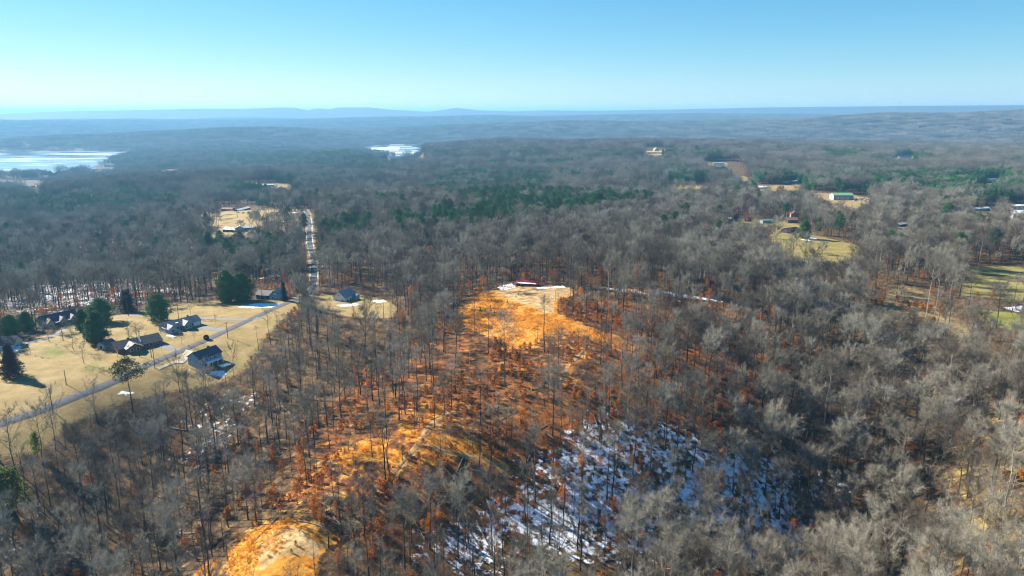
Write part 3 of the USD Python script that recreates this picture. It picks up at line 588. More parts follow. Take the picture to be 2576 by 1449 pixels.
pine_zone = shapely.union_all(pine_zones); shapely.prepare(pine_zone)
snow_zone = shapely.union_all(snow_polys); shapely.prepare(snow_zone)
sparse_zones = [(poly([(1110, 830), (1540, 840), (1560, 1000), (1400, 1080), (1100, 1060), (1080, 920)]), .58), (poly([(800, 1060), (1110, 1000), (1320, 1080), (1320, 1240), (1100, 1330), (880, 1300), (760, 1180)]), .62),
                (poly([(560, 1180), (800, 1180), (900, 1320), (860, 1470), (440, 1470), (480, 1330)]), .9), (poly([(1480, 740), (1900, 780), (1930, 900), (1560, 880)]), .62),
                (poly([(1320, 1080), (1900, 1040), (2150, 1200), (2000, 1470), (1000, 1470), (1000, 1380)]), .95), (poly([(20, 700), (520, 690), (520, 770), (20, 830)]), .7),
                (poly([(640, 850), (1000, 800), (1100, 1000), (800, 1080), (600, 1000)]), .75), (poly([(2150, 700), (2480, 700), (2575, 900), (2300, 920), (2150, 850)]), .6)]
def density(X, Y):
    d = np.interp(np.hypot(X, Y), [320 * S, 420 * S], [1.0, .82])
    for p, k in sparse_zones: d = np.where(shapely.contains_xy(p, X, Y), np.minimum(d, k), d)
    return d * np.clip(.55 + .9 * fbm(np.c_[X, Y, 0 * X] / 38., 2, 21), .5, 1.1)

# openings that the photograph shows over the treetops: (outline on the picture, share of trees kept before it)
OPEN = [(Polygon(p), k) for p, k in [
    ([(1148, 781), (1173, 756), (1228, 736), (1260, 706), (1430, 706), (1441, 741), (1403, 791), (1478, 821), (1528, 851), (1416, 834), (1366, 845), (1336, 870), (1291, 870), (1241, 850), (1166, 818)], .05),
    ([(584, 1449), (584, 1384), (624, 1337), (666, 1317), (729, 1302), (779, 1314), (849, 1359), (804, 1394), (791, 1449)], .04), ([(484, 1449), (529, 1412), (550, 1420), (530, 1449)], .2),
    ([(2439, 671), (2575, 668), (2575, 761), (2406, 741), (2428, 701)], .12), ([(2464, 778), (2575, 790), (2575, 830), (2519, 826)], .15), ([(2231, 726), (2281, 718), (2356, 741), (2430, 830), (2400, 850), (2280, 800), (2170, 800)], .2),
    ([(1934, 566), (1979, 540), (2012, 540), (2040, 590), (2109, 604), (2175, 623), (2134, 652), (1972, 652), (1960, 624)], .15), ([(1822, 542), (1950, 542), (1950, 570), (1830, 572)], .08), ([(2028, 480), (2188, 482), (2188, 512), (2160, 522), (2095, 522)], .02),
    ([(515, 548), (557, 510), (660, 510), (772, 524), (770, 556), (700, 560), (650, 575), (640, 590), (547, 600), (480, 590)], .6), ([(555, 512), (655, 512), (655, 532), (555, 532)], .05), ([(555, 560), (645, 560), (645, 586), (555, 586)], .08), ([(762, 528), (795, 528), (800, 728), (772, 728), (768, 600)], .02), ([(800, 700), (990, 700), (1000, 770), (985, 795), (820, 790)], .3),
    ([(0, 760), (320, 750), (480, 760), (560, 690), (740, 700), (740, 770), (650, 850), (600, 945), (480, 950), (330, 985), (180, 1040), (0, 1100)], .10), ([(0, 1090), (190, 1060), (300, 1010), (560, 945), (560, 962), (420, 985), (190, 1075), (90, 1140), (0, 1150)], .45),
    ([(1410, 960), (1437, 905), (1480, 870), (1492, 880), (1450, 930), (1425, 965)], .2), ([(960, 1215), (1040, 1120), (1060, 1060), (1180, 1015), (1190, 1035), (1090, 1075), (1070, 1110), (1260, 1150), (1270, 1185), (1060, 1140), (1000, 1220)], .15), ([(818, 1160), (870, 1118), (985, 1100), (960, 1140)], .25),
    ([(2540, 510), (2575, 510), (2575, 552), (2540, 552)], .02), ([(2445, 512), (2512, 512), (2512, 534), (2445, 534)], .1), ([(2258, 558), (2288, 558), (2288, 574), (2258, 574)], .02), ([(2310, 520), (2360, 520), (2360, 540), (2310, 540)], .2), ([(1650, 462), (1785, 462), (1785, 480), (1650, 480)], .3), ([(2466, 446), (2512, 446), (2512, 460), (2466, 460)], .03), ([(2255, 386), (2300, 386), (2300, 403), (2255, 403)], .02), ([(1622, 368), (1670, 368), (1670, 390), (1622, 390)], .02),
    ([(838, 718), (914, 718), (914, 764), (838, 764)], .04), ([(1788, 404), (1866, 404), (1866, 419), (1788, 419)], .02), ([(1840, 438), (1870, 438), (1870, 456), (1840, 456)], .02), ([(1900, 456), (2016, 456), (2016, 480), (1900, 480)], .03), ([(225, 408), (285, 408), (285, 432), (225, 432)], .05), ([(405, 424), (452, 424), (452, 440), (405, 440)], .1),
    ([(64, 462), (102, 462), (102, 475), (64, 475)], .1), ([(640, 460), (735, 460), (735, 474), (640, 474)], .25), ([(915, 364), (1062, 364), (1062, 402), (980, 402), (960, 384)], .12), ([(0, 380), (320, 382), (190, 420), (120, 432), (0, 430)], .25), ([(930, 488), (990, 484), (990, 502), (930, 502)], .2)]]
for p, k in OPEN: shapely.prepare(p)
def blocks(X, Y, Z, h, fractions=(.3, .5, .7, .85, 1.0)):
    """Share of trees to keep at each place so that these openings stay open."""
    keep = np.ones(len(X))
    for f in fractions:
        px, py, d = screen(X, Y, Z + h * f)
        for p, k in OPEN: keep = np.where(shapely.contains_xy(p, px, py), np.minimum(keep, k), keep)
    return keep
def forest():
    rng = np.random.default_rng(11)
    # near woods: single trees
    X, Y = jitter_points(92, 860, 5.1, rng)
    Z = H(X, Y)
    keep = (~inside(all_clear, X, Y) | (inside(fieldL1, X, Y) & (rng.uniform(size=len(X)) < .25))) & ~(inside(thin_zone, X, Y) & (rng.uniform(size=len(X)) < .8)) & (Z > -89.5 * S) & (rng.uniform(size=len(X)) < density(X, Y))
    keep &= rng.uniform(size=len(X)) < blocks(X, Y, Z, 23.)
    X, Y, Z = X[keep], Y[keep], Z[keep]; n = len(X)
    pz = inside(pine_zone, X, Y); u = rng.uniform(size=n)
    is_pine = (pz & (u < .72)) | (~pz & (u < .045) & (np.hypot(X, Y) > 470 * S))
    orange_near = shapely.distance(shapely.union_all([field_poly, clear_poly, *mid_orange]), shapely.points(np.c_[X, Y])) < 28
    is_rus = ~is_pine & (u > .90 - .16 * orange_near)
    is_snag = ~is_pine & ~is_rus & (u > .72) & (u < .74)
    is_bare = ~(is_pine | is_rus | is_snag)
    rot = rng.uniform(0, 2 * np.pi, n); idx = rng.choice(10, n, p=np.array([12, 12, 10, 9, 10, 8, 10, 14, 9, 10]) / 104); sp_ = rng.integers(10, 15, n)
    idx = np.where(rng.uniform(size=n) < np.interp(np.arctan2(X, Y), [.10, .32], [.78, .25]) * np.interp(np.hypot(X, Y), [330, 520], [1, .35]), sp_, idx)
    scl = rng.uniform(.78, 1.12, n)
    scl = np.where(rng.uniform(size=n) < .22, scl * .62, scl)
    tall = np.array([b[1] for b in BARE])[idx] * scl
    def pick(mask, height, most):
        px, py, d = screen(X, Y, Z + height * .5)
        show = mask & (px > -40) & (px < 2615) & (py > 150) & (py < 1500)
        k = np.flatnonzero(show); k = k[np.argsort(-(height / d)[k])][:most]
        return k, np.setdiff1d(np.flatnonzero(mask), k)
    return X, Y, Z, rot, idx, scl, tall, is_bare, is_pine, is_rus, is_snag, pick, rng

ZONES = [(p if isinstance(p, Polygon) else poly(p), t) for p, t in [
    ([(-200, 1230), (330, 1230), (420, 1470), (-200, 1500)], 'in the dark hollow at the bottom left corner'), ([(330, 1230), (560, 1230), (600, 1470), (420, 1470)], 'left of the bottom clearing'),
    ([(560, 1180), (860, 1180), (880, 1310), (560, 1330)], 'on the brown slope above the bottom clearing'), ([(860, 1280), (1080, 1250), (1080, 1470), (830, 1470)], 'right of the bottom clearing'),
    ([(1080, 1240), (1330, 1150), (1400, 1480), (1080, 1480)], 'between the trail fork and the bottom edge'), ([(1330, 1100), (1620, 1050), (1660, 1280), (1380, 1280)], 'at the top of the snowy ravine'),
    ([(1380, 1280), (1700, 1280), (1760, 1490), (1380, 1490)], 'on the snow at the bottom centre'), ([(1620, 1030), (1900, 1030), (1960, 1240), (1660, 1280)], 'on the brightest snow of the ravine'),
    ([(1700, 1280), (1960, 1240), (2060, 1490), (1760, 1490)], 'low in the snowy ravine'), ([(1900, 1000), (2150, 1000), (2220, 1220), (1960, 1240)], 'on the upper right of the snowy ravine'),
    ([(1960, 1240), (2220, 1220), (2300, 1490), (2060, 1490)], 'in the black shade of the ravine floor'), ([(2220, 1200), (2420, 1200), (2440, 1500), (2300, 1490)], 'at the foot of the sunlit slope'),
    ([(2420, 1200), (2750, 1200), (2750, 1500), (2440, 1500)], 'on the sunlit slope in the bottom right corner'), ([(2150, 950), (2420, 930), (2420, 1200), (2200, 1200)], 'across the gully right of the snow'),
    ([(2420, 900), (2750, 880), (2750, 1200), (2420, 1200)], 'on the sunlit slope below the right fields'), ([(560, 920), (720, 900), (760, 1030), (520, 1040)], 'in the wood below the two storey house'),
    ([(-200, 1060), (330, 1000), (330, 1230), (-200, 1230)], 'along the wood edge below the road'), ([(330, 970), (560, 960), (560, 1230), (330, 1230)], 'in the snowy hollow below the lawn'),
    ([(560, 1030), (800, 1000), (820, 1180), (560, 1180)], 'on the dark slope right of the hollow'), ([(720, 880), (1000, 800), (1050, 960), (760, 1030)], 'between the lawn and the ridge'),
    ([(800, 980), (1050, 950), (1030, 1100), (860, 1180), (820, 1180)], 'left of the trail fork'), ([(1050, 950), (1250, 900), (1330, 1100), (1030, 1100)], 'above the trail fork'),
    ([(860, 1180), (1030, 1100), (1330, 1100), (1330, 1150), (1080, 1250)], 'around the trail fork'), ([(1250, 880), (1480, 860), (1500, 1000), (1330, 1100)], 'below the orange field'),
    ([(1480, 850), (1750, 850), (1750, 1020), (1500, 1060)], 'right of the upper trail'), ([(1750, 830), (2150, 830), (2150, 1000), (1750, 1030)], 'on the brown slope above the ravine')]]
def place_label(x, y):
    p = Point(x, y); px, py, _ = screen(x, y, float(H(x, y)))
    for g, t in ZONES:
        if g.contains(p): return t
    if field_poly.distance(p) < 35: return 'around the orange grass field'
    if lawn_poly.distance(p) < 25: return 'along the edge of the lawn'
    return 'in the wood at right' if px > 1600 else 'in the wood at left' if px < 900 else 'in the wood on the ridge'
ORDER = ['second', 'third', 'fourth', 'fifth', 'sixth', 'seventh', 'eighth', 'ninth', 'tenth']
def name_each(items):
    """items: (prim, what, where, x on the picture). Each gets a label of its own where a row of up to 16 can be told apart."""
    rows = {}
    for it in items: rows.setdefault((it[1], it[2]), []).append(it)
    for (what, where), row in rows.items():
        row.sort(key=lambda it: it[3]); n = len(row)
        for i, it in enumerate(row):
            left, right = i, n - 1 - i
            pre = '' if n == 1 else 'leftmost ' if left == 0 else 'rightmost ' if right == 0 else f'{ORDER[left - 1]} from left ' if left <= right and left <= 9 else f'{ORDER[right - 1]} from right ' if right <= 9 else ''
            if n > 2 and n % 2 and left == right: pre = 'middle '
            tag(it[0], label=(pre + what + ' ' + where), group=(f'{what} {where}'.replace(' tree ', ' trees ', 1) if n > 1 else None))

def copy_of(name, cls, loc, rot, scl, **tags):
    t = thing(name, loc, rot, scl, **tags); t.GetReferences().AddInternalReference(cls); t.SetInstanceable(True); return t

def plant_woods():
    X, Y, Z, rot, idx, scl, tall, is_bare, is_pine, is_rus, is_snag, pick, rng = forest()
    near, rest = pick(is_bare, tall, 300); rows = []
    def sx(i): return float(screen(X[i], Y[i], Z[i])[0])
    for i in near:
        cls, h, adj = BARE[idx[i]]; adj = 'low' if tall[i] < 15 else adj
        rows.append((copy_of('bare_tree', cls, (X[i], Y[i], Z[i] - .2), rot[i], scl[i], category='tree'), f'{adj} leafless tree', place_label(X[i], Y[i]), sx(i)))
    name_each(rows); rows = []
    instancer('bare_woods', [b[0] for b in BARE], np.c_[X, Y, Z - .2][rest], idx[rest], rot[rest], scl[rest], label='leafless grey hardwood forest over the ridges and ravines', category='forest', kind='stuff')
    near, rest = pick(is_rus, 0 * X + 6, 170); ri = rng.integers(0, 3, len(X)); rs = rng.uniform(.5, 1.25, len(X))
    for i in near:
        size = 'larger ' if rs[i] > 1 else 'small ' if rs[i] < .72 else ''
        rows.append((copy_of('russet_sapling', RUSSET[ri[i]][0], (X[i], Y[i], Z[i] - .1), rot[i], rs[i], category='tree'), size + ['russet leaved sapling', 'dense russet leaved sapling', 'thin russet leaved sapling'][ri[i]], place_label(X[i], Y[i]), sx(i)))
    instancer('russet_saplings_beyond', [b[0] for b in RUSSET], np.c_[X, Y, Z - .1][rest], ri[rest], rot[rest], rs[rest], label='farther russet leaved saplings under the bare trees', category='undergrowth', kind='stuff')
    near, rest = pick(is_snag, 0 * X + 14, 40); si = rng.integers(0, 3, len(X))
    for i in near:
        rows.append((copy_of('dead_tree', SNAG[si[i]][0], (X[i], Y[i], Z[i] - .2), rot[i], scl[i], category='tree'), 'pale dead tree' if si[i] == 0 else 'dark dead tree', place_label(X[i], Y[i]), sx(i)))
    near, rest = pick(is_pine, 0 * X + 14, 300); pi_ = rng.choice(6, len(X), p=[.3, .3, .2, .08, .06, .06]); ps = rng.uniform(.85, 1.2, len(X))
    names = ['dark green pine', 'tall dark pine', 'short green pine', 'dense broad pine', 'small dark cedar', 'yellowish pine']
    zones_p = [(pz_, t) for pz_, t in zip(pine_zones, ['far behind the green belt', 'in the green belt behind the cabin', 'in front of the green belt', 'in the pine row at far left', 'behind the white roofed sheds at left', 'on the pine hill before the marina',
               'beside the far white house', 'below the far white house', 'behind the green roofed barn', 'beside the far right sheds', 'by the far driveway', 'right of the straight road', 'left of the straight road'])]
    for i in near:
        where = next((t for g, t in zones_p if g.contains(Point(X[i], Y[i]))), None) or ('in the bare woods beyond the lawn' if sx(i) < 800 else 'in the bare woods behind the cabin' if sx(i) < 1700 else 'in the bare woods at far right')
        rows.append((copy_of('pine_tree', PINE[pi_[i]][0], (X[i], Y[i], Z[i] - .2), rot[i], ps[i], category='tree'), names[pi_[i]], where, sx(i)))
    name_each(rows)
    if len(rest): instancer('pine_woods', [b[0] for b in PINE], np.c_[X, Y, Z - .2][rest], pi_[rest], rot[rest], ps[rest], label='farther green pines standing in the bare forest', category='forest', kind='stuff')
    # middle distance: woods in patches
    X, Y = jitter_points(850, 3600, 25., rng, .68); Z = H(X, Y)
    keep = (Z > -89 * S) & ~inside(all_clear.buffer(8), X, Y) & (rng.uniform(size=len(X)) < np.minimum(np.minimum(blocks(X, Y, Z, 20.), blocks(X - 13, Y, Z, 20.)), blocks(X + 13, Y, Z, 20.))); X, Y, Z = X[keep], Y[keep], Z[keep]; n = len(X)
    u = rng.uniform(size=n); pz = inside(pine_zone, X, Y); g = fbm(np.c_[X, Y, 0 * X] / 260., 3, 3)
    k = rng.integers(0, 5, n); k = np.where(pz & (u < .9), 5 + rng.integers(0, 3, n), np.where((g > .57) & (u < .55), 5 + rng.integers(0, 3, n), np.where(u > .93, 8 + rng.integers(0, 2, n), k)))
    instancer('distant_woods', CLUST, np.c_[X, Y, Z - .5], k, rng.integers(0, 4, n) * np.pi / 2 + rng.uniform(-.2, .2, n), rng.uniform(.85, 1.15, n), label='grey woods with green pine stands rolling to the far ridges', category='forest', kind='stuff')
    X, Y = jitter_points(3550, 9500, 58., rng, .68); Z = H(X, Y); keep = (Z > -89 * S) & ~inside(all_clear, X, Y) & (rng.uniform(size=len(X)) < blocks(X, Y, Z, 20.)); X, Y, Z = X[keep], Y[keep], Z[keep]; n = len(X); g = fbm(np.c_[X, Y, 0 * X] / 900., 3, 4)
    instancer('far_hill_woods', FARWOOD, np.c_[X, Y, Z - 1], np.where((g > .58) & (rng.uniform(size=n) < .5), 3, rng.integers(0, 3, n)), rng.uniform(0, 6.28, n), rng.uniform(.9, 1.2, n), label='grey woods covering the hazy hills beyond the lake', category='forest', kind='stuff')
    # undergrowth and dead grass
    X, Y = jitter_points(92, 420, 3.0, rng); k = ~inside(all_clear, X, Y) & (rng.uniform(size=len(X)) < .62); X, Y = X[k], Y[k]; n = len(X)
    instancer('undergrowth', BUSH, np.c_[X, Y, H(X, Y)], rng.integers(0, 4, n), rng.uniform(0, 6.28, n), rng.uniform(.5, 1.7, n), label='low grey brown brush on the forest floor', category='undergrowth', kind='stuff')
    X, Y = jitter_points(92, 470, 4.6, rng); k = ~inside(all_clear, X, Y) & (rng.uniform(size=len(X)) < .5 * density(X, Y)); X, Y = X[k], Y[k]; n = len(X)
    instancer('thin_saplings', UNDER, np.c_[X, Y, H(X, Y) - .1], rng.integers(0, 3, n), rng.uniform(0, 6.28, n), rng.uniform(.5, 1.5, n), label='thin grey leafless saplings filling the space between the trunks', category='undergrowth', kind='stuff')
    rz = poly([(640, 1300), (800, 1000), (1090, 830), (1500, 740), (1950, 800), (2050, 1050), (1650, 1120), (1420, 1240), (1300, 1470), (850, 1470), (860, 1300)]); shapely.prepare(rz)
    X, Y = jitter_points(92, 420, 2.7, rng); g = fbm(np.c_[X, Y, 0 * X] / 16., 3, 41); k = ~inside(all_clear, X, Y) & ((inside(rz, X, Y) & (g > .50)) | (g > .68)) & (rng.uniform(size=len(X)) < .75); X, Y = X[k], Y[k]; n = len(X)
    instancer('rust_brush', RUST, np.c_[X, Y, H(X, Y) - .1], rng.integers(0, 3, n), rng.uniform(0, 6.28, n), rng.uniform(.7, 1.8, n), label='rust brown leafy brush under the trees on the ridge', category='undergrowth', kind='stuff')
    shape = shapely.union_all([field_poly.difference(dirt_poly), clear_poly, clear2_poly, *mid_orange]).difference(shapely.union_all([t.buffer(1.8) for t in trail_lines]))
    shapely.prepare(shape)
    X, Y = jitter_points(92, 400, 1.7, rng); g = fbm(np.c_[X, Y, 0 * X] / 9., 3, 8); k = inside(shape, X, Y) & (g > .40 + .16 * inside(clear_dirt, X, Y)); X, Y = X[k], Y[k]; n = len(X)
    instancer('dead_grass', TUFT, np.c_[X, Y, H(X, Y)], rng.integers(0, 4, n), rng.uniform(0, 6.28, n), rng.uniform(.6, 1.35, n), label='tall orange dead grass on the ridge clearings', category='grass', kind='stuff')
plant_woods()

# ------------------------------------------------------------------ roads and drives
plain('asphalt', (0.085, 0.088, 0.095), noise_scale=0.6, noise_amt=0.18)
plain('gravel', (0.20, 0.195, 0.19), noise_scale=0.8, noise_amt=0.2)
plain('concrete', (0.46, 0.40, 0.29), noise_scale=0.3, noise_amt=0.08)
plain('trail_dirt', (0.36, 0.20, 0.07), noise_scale=0.5, noise_amt=0.25)
def ribbon(name, ln, width, mat, lift, rough=.25, **tags):
    n = max(4, int(ln.length / 1.5)); t = np.linspace(0, ln.length, n)
    c = np.array([ln.interpolate(q).coords[0] for q in t]); k = np.ones(9) / 9
    if n > 20:
        pad = np.vstack([np.repeat(c[:1], 4, 0), c, np.repeat(c[-1:], 4, 0)]); c = np.stack([np.convolve(pad[:, i], k, 'valid') for i in (0, 1)], 1)
    d = np.gradient(c, axis=0); d /= np.linalg.norm(d, axis=1, keepdims=True); nn = np.c_[-d[:, 1], d[:, 0]]
    w = np.linspace(-.5, .5, 5)[None, :, None] * width * (1 + rough * (fbm(np.c_[t / 4, 0 * t, 0 * t], 3, 2) - .5))[:, None, None]
    xy = c[:, None] + nn[:, None] * w; z = H(xy[..., 0], xy[..., 1]) + lift + np.array([-.1, .03, .06, .03, -.1])
    v = np.concatenate([xy, z[..., None]], -1).reshape(-1, 3); i, j = np.meshgrid(np.arange(n - 1), np.arange(4), indexing='ij'); a = (i * 5 + j).ravel()
    return MB().add(v, np.stack([a, a + 5, a + 6, a + 1], 1)[:, ::-1]).build(name, mat, **tags)
ribbon('road', road_line, 5.0, 'asphalt', .16, label='narrow grey asphalt lane past the lawn and on through the woods', category='road', kind='structure')
for (ln, w), t in zip(drives, ['grey drive crossing the lawn behind the ranch house', 'grey drive to the garage of the blue grey ranch house', 'grey drive to the brown roofed ranch house', 'pale gravel lane from the left edge to the gabled house', 'short gravel drive under the broad pine']):
    ribbon('driveway', ln, w * 1.35, 'gravel', .12, label=t, category='driveway', kind='structure')
def patch(name, shape, mat, lift, **tags):
    x0, y0, x1, y1 = shape.bounds; g = 1.0; mb = MB(); xs, ys = np.arange(x0, x1, g), np.arange(y0, y1, g)
    for x in xs:
        for y in ys:
            c = shapely.box(x, y, x + g, y + g).intersection(shape)
            if c.is_empty or c.geom_type != 'Polygon' or c.area < 1e-3: continue
            q = np.array(c.exterior.coords)[:-1]
            if not c.exterior.is_ccw: q = q[::-1]
            mb.add(np.c_[q, H(q[:, 0], q[:, 1]) + lift], [[0, k, k + 1] for k in range(1, len(q) - 1)])
    mb.build(name, mat, **tags)
patch('concrete_drive', concrete_poly, 'concrete', .2, label='cream concrete drive curving up to the two storey house', category='driveway', kind='structure')
for ln, t in zip(trail_lines, ['dirt trail climbing below the orange field', 'main dirt trail down the ridge to the fork', 'side trail running right from the fork']):
    ribbon('trail', ln, 2.0, 'trail_dirt', .10, 1.6, label=t, category='trail', kind='structure')

# ------------------------------------------------------------------ trees, shrubs and seedlings that stand out
CAMV = np.array([0, 0, CAM_Z])
def metres(p, px): return px * float(np.linalg.norm(p - CAMV)) / F
def special_tree(kind, px, py, hpx, label, wide=1.0, name=None, rot=None):
    p = P(px, py); h = metres(p, hpx) / max(.6, math.cos(math.atan2(CAM_Z - p[2], math.hypot(p[0], p[1])))); cls, h0 = kind[0], kind[1]; k = h / h0
    copy_of(name or 'yard_tree', cls, p - [0, 0, .15], (px * .37) if rot is None else rot, (k * wide, k * wide, k), label=label, category='tree')
def mkkind(name, h, meshes, mats): return (kind_prim(name, [(n_, m_, t_) for n_, m_, t_ in zip(('trunk', 'crown'), meshes, mats)]), h)
YARD = [mkkind(f'yard_tree_{k}', 9, bare_tree(700 + k, 9, base=.28, spread=.42, limbs=11, twigs=22, twig_w=.03, lean=.05), ('bark', 'twig')) for k in range(3)]
BIGPINE = [mkkind(f'broad_pine_{k}', 14, pine(710 + k, 14, .04, .42 if k else .36, clumps=170, per=40, size=.95, needle=.15), ('bark', 'needle')) for k in range(2)]
CEDAR = mkkind('cedar', 10, pine(720, 10, .03, .22, clumps=130, per=30, size=.6, needle=.13, cone=True), ('bark', 'dark_needle'))
plain('thuja', (0.045, 0.036, 0.022), vary=.2)
THUJA = mkkind('thuja', 10, pine(721, 10, .02, .40, clumps=220, per=36, size=.55, needle=.13, cone=True), ('bark', 'thuja'))
FLATPINE = mkkind('leaning_pine', 20, pine(722, 20, .66, .26, clumps=40, per=30, size=.9, needle=.12), ('bark', 'yellow_needle'))
plain('bright_leaf', (0.13, 0.17, 0.025), vary=.3, translucent=.3)
GREENB = mkkind('green_leaf_tree', 9, russet_tree(723, 9, 1500, .3), ('bark', 'bright_leaf'))
TALL = [mkkind('tall_forked_tree', 28, bare_tree(730, 28, base=.42, spread=.25, limbs=16, twigs=34, fork=True), ('bark', 'twig')), mkkind('pale_trunk_tree', 26, bare_tree(731, 26, base=.55, spread=.3, limbs=14, twigs=34), ('pale_bark', 'twig')),
        mkkind('bare_pole_tree', 20, bare_tree(732, 20, base=.75, spread=.10, limbs=6, twigs=6), ('bark', 'twig'))]
for kind, px, py, hpx, label, wide in [
    (YARD[0], 124, 860, 44, 'bare lawn tree leaning over the gravel lane', 1), (YARD[1], 77, 889, 36, 'many stemmed bare tree right of the dark roofed white house', .8), (YARD[2], 185, 880, 52, 'round bare tree in the middle of the left lawn', 1.05),
    (YARD[0], 212, 915, 46, 'gnarled bare tree with a long shadow on the left lawn', 1.1), (YARD[1], 404, 838, 30, 'low wide bare tree at the left end of the blue grey ranch house', 1.4), (YARD[2], 479, 799, 42, 'upright bare tree behind the blue grey ranch house', .7),
    (YARD[0], 457, 866, 30, 'bare tree in front of the blue grey ranch house', .9), (YARD[1], 489, 858, 22, 'thin young bare tree near the round shrub', .7), (YARD[2], 407, 886, 34, 'slim bare tree beside the drive of the brown roofed house', .6),
    (YARD[0], 351, 897, 62, 'large bare tree in front of the brown roofed house', 1.1), (YARD[1], 295, 898, 30, 'bare tree on the green grass left of the brown roofed house', 1.1), (YARD[2], 542, 816, 22, 'small bare tree between the drives', .8),
    (YARD[1], 536, 762, 26, 'leafless shrub tree left of the big pines', .8), (YARD[0], 325, 852, 36, 'bare tree behind the brown roofed house', 1.1), (YARD[2], 352, 845, 28, 'reddish bare thicket behind the brown roofed house', 1.3),
    (TALL[2], 650, 880, 60, 'thin bare tree on the grass right of the lane', 1.0), (YARD[2], 590, 950, 75, 'tall bare tree beside the two storey house', .7), (YARD[0], 452, 985, 78, 'bare tree with open fork in front of the two storey house', .9),
    (YARD[1], 513, 985, 66, 'wide bare tree below the deck of the two storey house', .9), (YARD[0], 40, 1185, 115, 'open forked bare tree at the left edge below the lane', .8), (YARD[2], 105, 1150, 105, 'tall bare tree on the grass strip below the lane', .75),
    (YARD[1], 140, 1130, 110, 'dark bare tree right of the grass strip', .7), (YARD[0], 245, 1060, 85, 'branchy bare tree against the lane', .7),
    (BIGPINE[1], 402, 808, 60, 'broad dark pine left of the blue grey ranch house', 1.0), (BIGPINE[0], 246, 864, 66, 'full green pine at the left of the brown roofed house', 1.0), (BIGPINE[1], 256, 812, 52, 'dark spreading pine behind the full green pine', 1.15),
    (BIGPINE[0], 209, 832, 44, 'yellow green pine with a bare lower trunk', .95), (BIGPINE[1], 30, 850, 46, 'dark evergreen thicket tree behind the left edge house', .95), (BIGPINE[0], 70, 836, 42, 'dark evergreen beside the gabled house', .95), (CEDAR, 322, 786, 50, 'pointed dark cedar at the lawn edge', 1.7),
    (BIGPINE[0], 573, 760, 72, 'tallest of the big pines beside the L shaped house', .8), (BIGPINE[1], 610, 758, 66, 'widest of the big pines beside the L shaped house', .95), (CEDAR, 715, 757, 44, 'narrow dark cedar at the right of the L shaped house', .8),
    (CEDAR, 771, 778, 44, 'green cedar where the lane enters the woods', 1.5), (CEDAR, 755, 736, 36, 'dark cedar left of the straight road', 1.2), (THUJA, 31, 948, 66, 'dense brown green cone shaped evergreen on the left lawn', .9),
    (FLATPINE, 335, 1040, 118, 'lone pine with a flat yellow green top beside the lane', 1.15), (GREENB, 8, 1300, 100, 'yellow green leafy tree at the left edge', 1), (GREENB, 45, 1290, 95, 'green tree beside the leafy tree at the left edge', .9), (GREENB, 95, 1150, 55, 'green sapling on the grass strip at left', .8),
    (BIGPINE[0], 2022, 600, 42, 'single dark evergreen beside the maroon roofed barn', .85), (BIGPINE[1], 1848, 560, 22, 'dark evergreen by the small white roofed house', .9), (BIGPINE[1], 671, 512, 28, 'yellow topped pine behind the red roofed shed', 1),
    (TALL[0], 1270, 965, 172, 'tall forked bare tree standing alone before the orange field', .85), (TALL[0], 1397, 757, 72, 'bare tree standing on the drive right of the cabin', .7), (TALL[2], 1433, 768, 68, 'bare pole like tree right of the clearing', 1.0),
    (TALL[0], 929, 1455, 215, 'tallest dark tree right of the bottom clearing', .75), (TALL[2], 790, 1419, 84, 'bare pole standing in the bottom clearing', .7), (TALL[1], 2328, 800, 130, 'pale trunked bare tree left of the right fields', .75),
    (TALL[1], 2348, 804, 132, 'second pale trunked bare tree left of the right fields', .7), (TALL[0], 2386, 820, 124, 'dark bare tree in the tan clearing by the right fields', .65), (TALL[1], 2142, 1125, 150, 'big pale tree in full sun above the dark gully', .8),
    (TALL[0], 1390, 955, 90, 'bare tree with leaning fork below the orange field', .8), (TALL[2], 1475, 950, 110, 'dark bare pole beside the upper trail', .8), (TALL[1], 2450, 1440, 190, 'large pale tree at the bottom right', .8)]:
    special_tree(kind, px, py, hpx, label, wide)
SEED = mkkind('pine_seedling', 1.6, pine(740, 1.6, .05, .36, clumps=30, per=16, size=.22, needle=.07, cone=True), ('bark', 'needle'))
rows = []
for px, py, hp, where in [(1276, 765, 9, 'f'), (1208, 782, 8, 'f'), (1220, 784, 8, 'f'), (1243, 790, 7, 'f'), (1233, 776, 8, 'f'), (1235, 784, 6, 'f'), (1163, 793, 7, 'f'), (1187, 782, 5, 'f'), (1182, 786, 4, 'f'), (1261, 760, 5, 'f'), (1236, 757, 5, 'f'), (1293, 770, 5, 'f'),
                          (1284, 772, 5, 'f'), (1303, 743, 5, 'f'), (1297, 747, 4, 'f'), (1437, 796, 9, 'f'), (1434, 772, 8, 'f'), (736, 1306, 11, 'b'), (744, 1372, 11, 'b'), (733, 1390, 9, 'b'), (698, 1327, 6, 'b'), (708, 1308, 6, 'b'), (868, 1140, 9, 'm'), (858, 1137, 8, 'm'), (941, 1101, 8, 'm')]:
    p = P(px, py); h = metres(p, hp) * 1.15
    rows.append((copy_of('pine_seedling', SEED[0], p, px, h / 1.6, category='seedling'), 'green pine seedling', {'f': 'in the orange field below the cabin', 'b': 'in the bottom clearing', 'm': 'in the orange grass left of the trail fork'}[where], px))
name_each(rows)
plain('shrub_leaf', (0.035, 0.022, 0.018), vary=.2)
rs = np.random.default_rng(5); d_ = rs.normal(size=(900, 3)); d_ /= np.linalg.norm(d_, axis=1, keepdims=True); d_[:, 2] = d_[:, 2] * .95
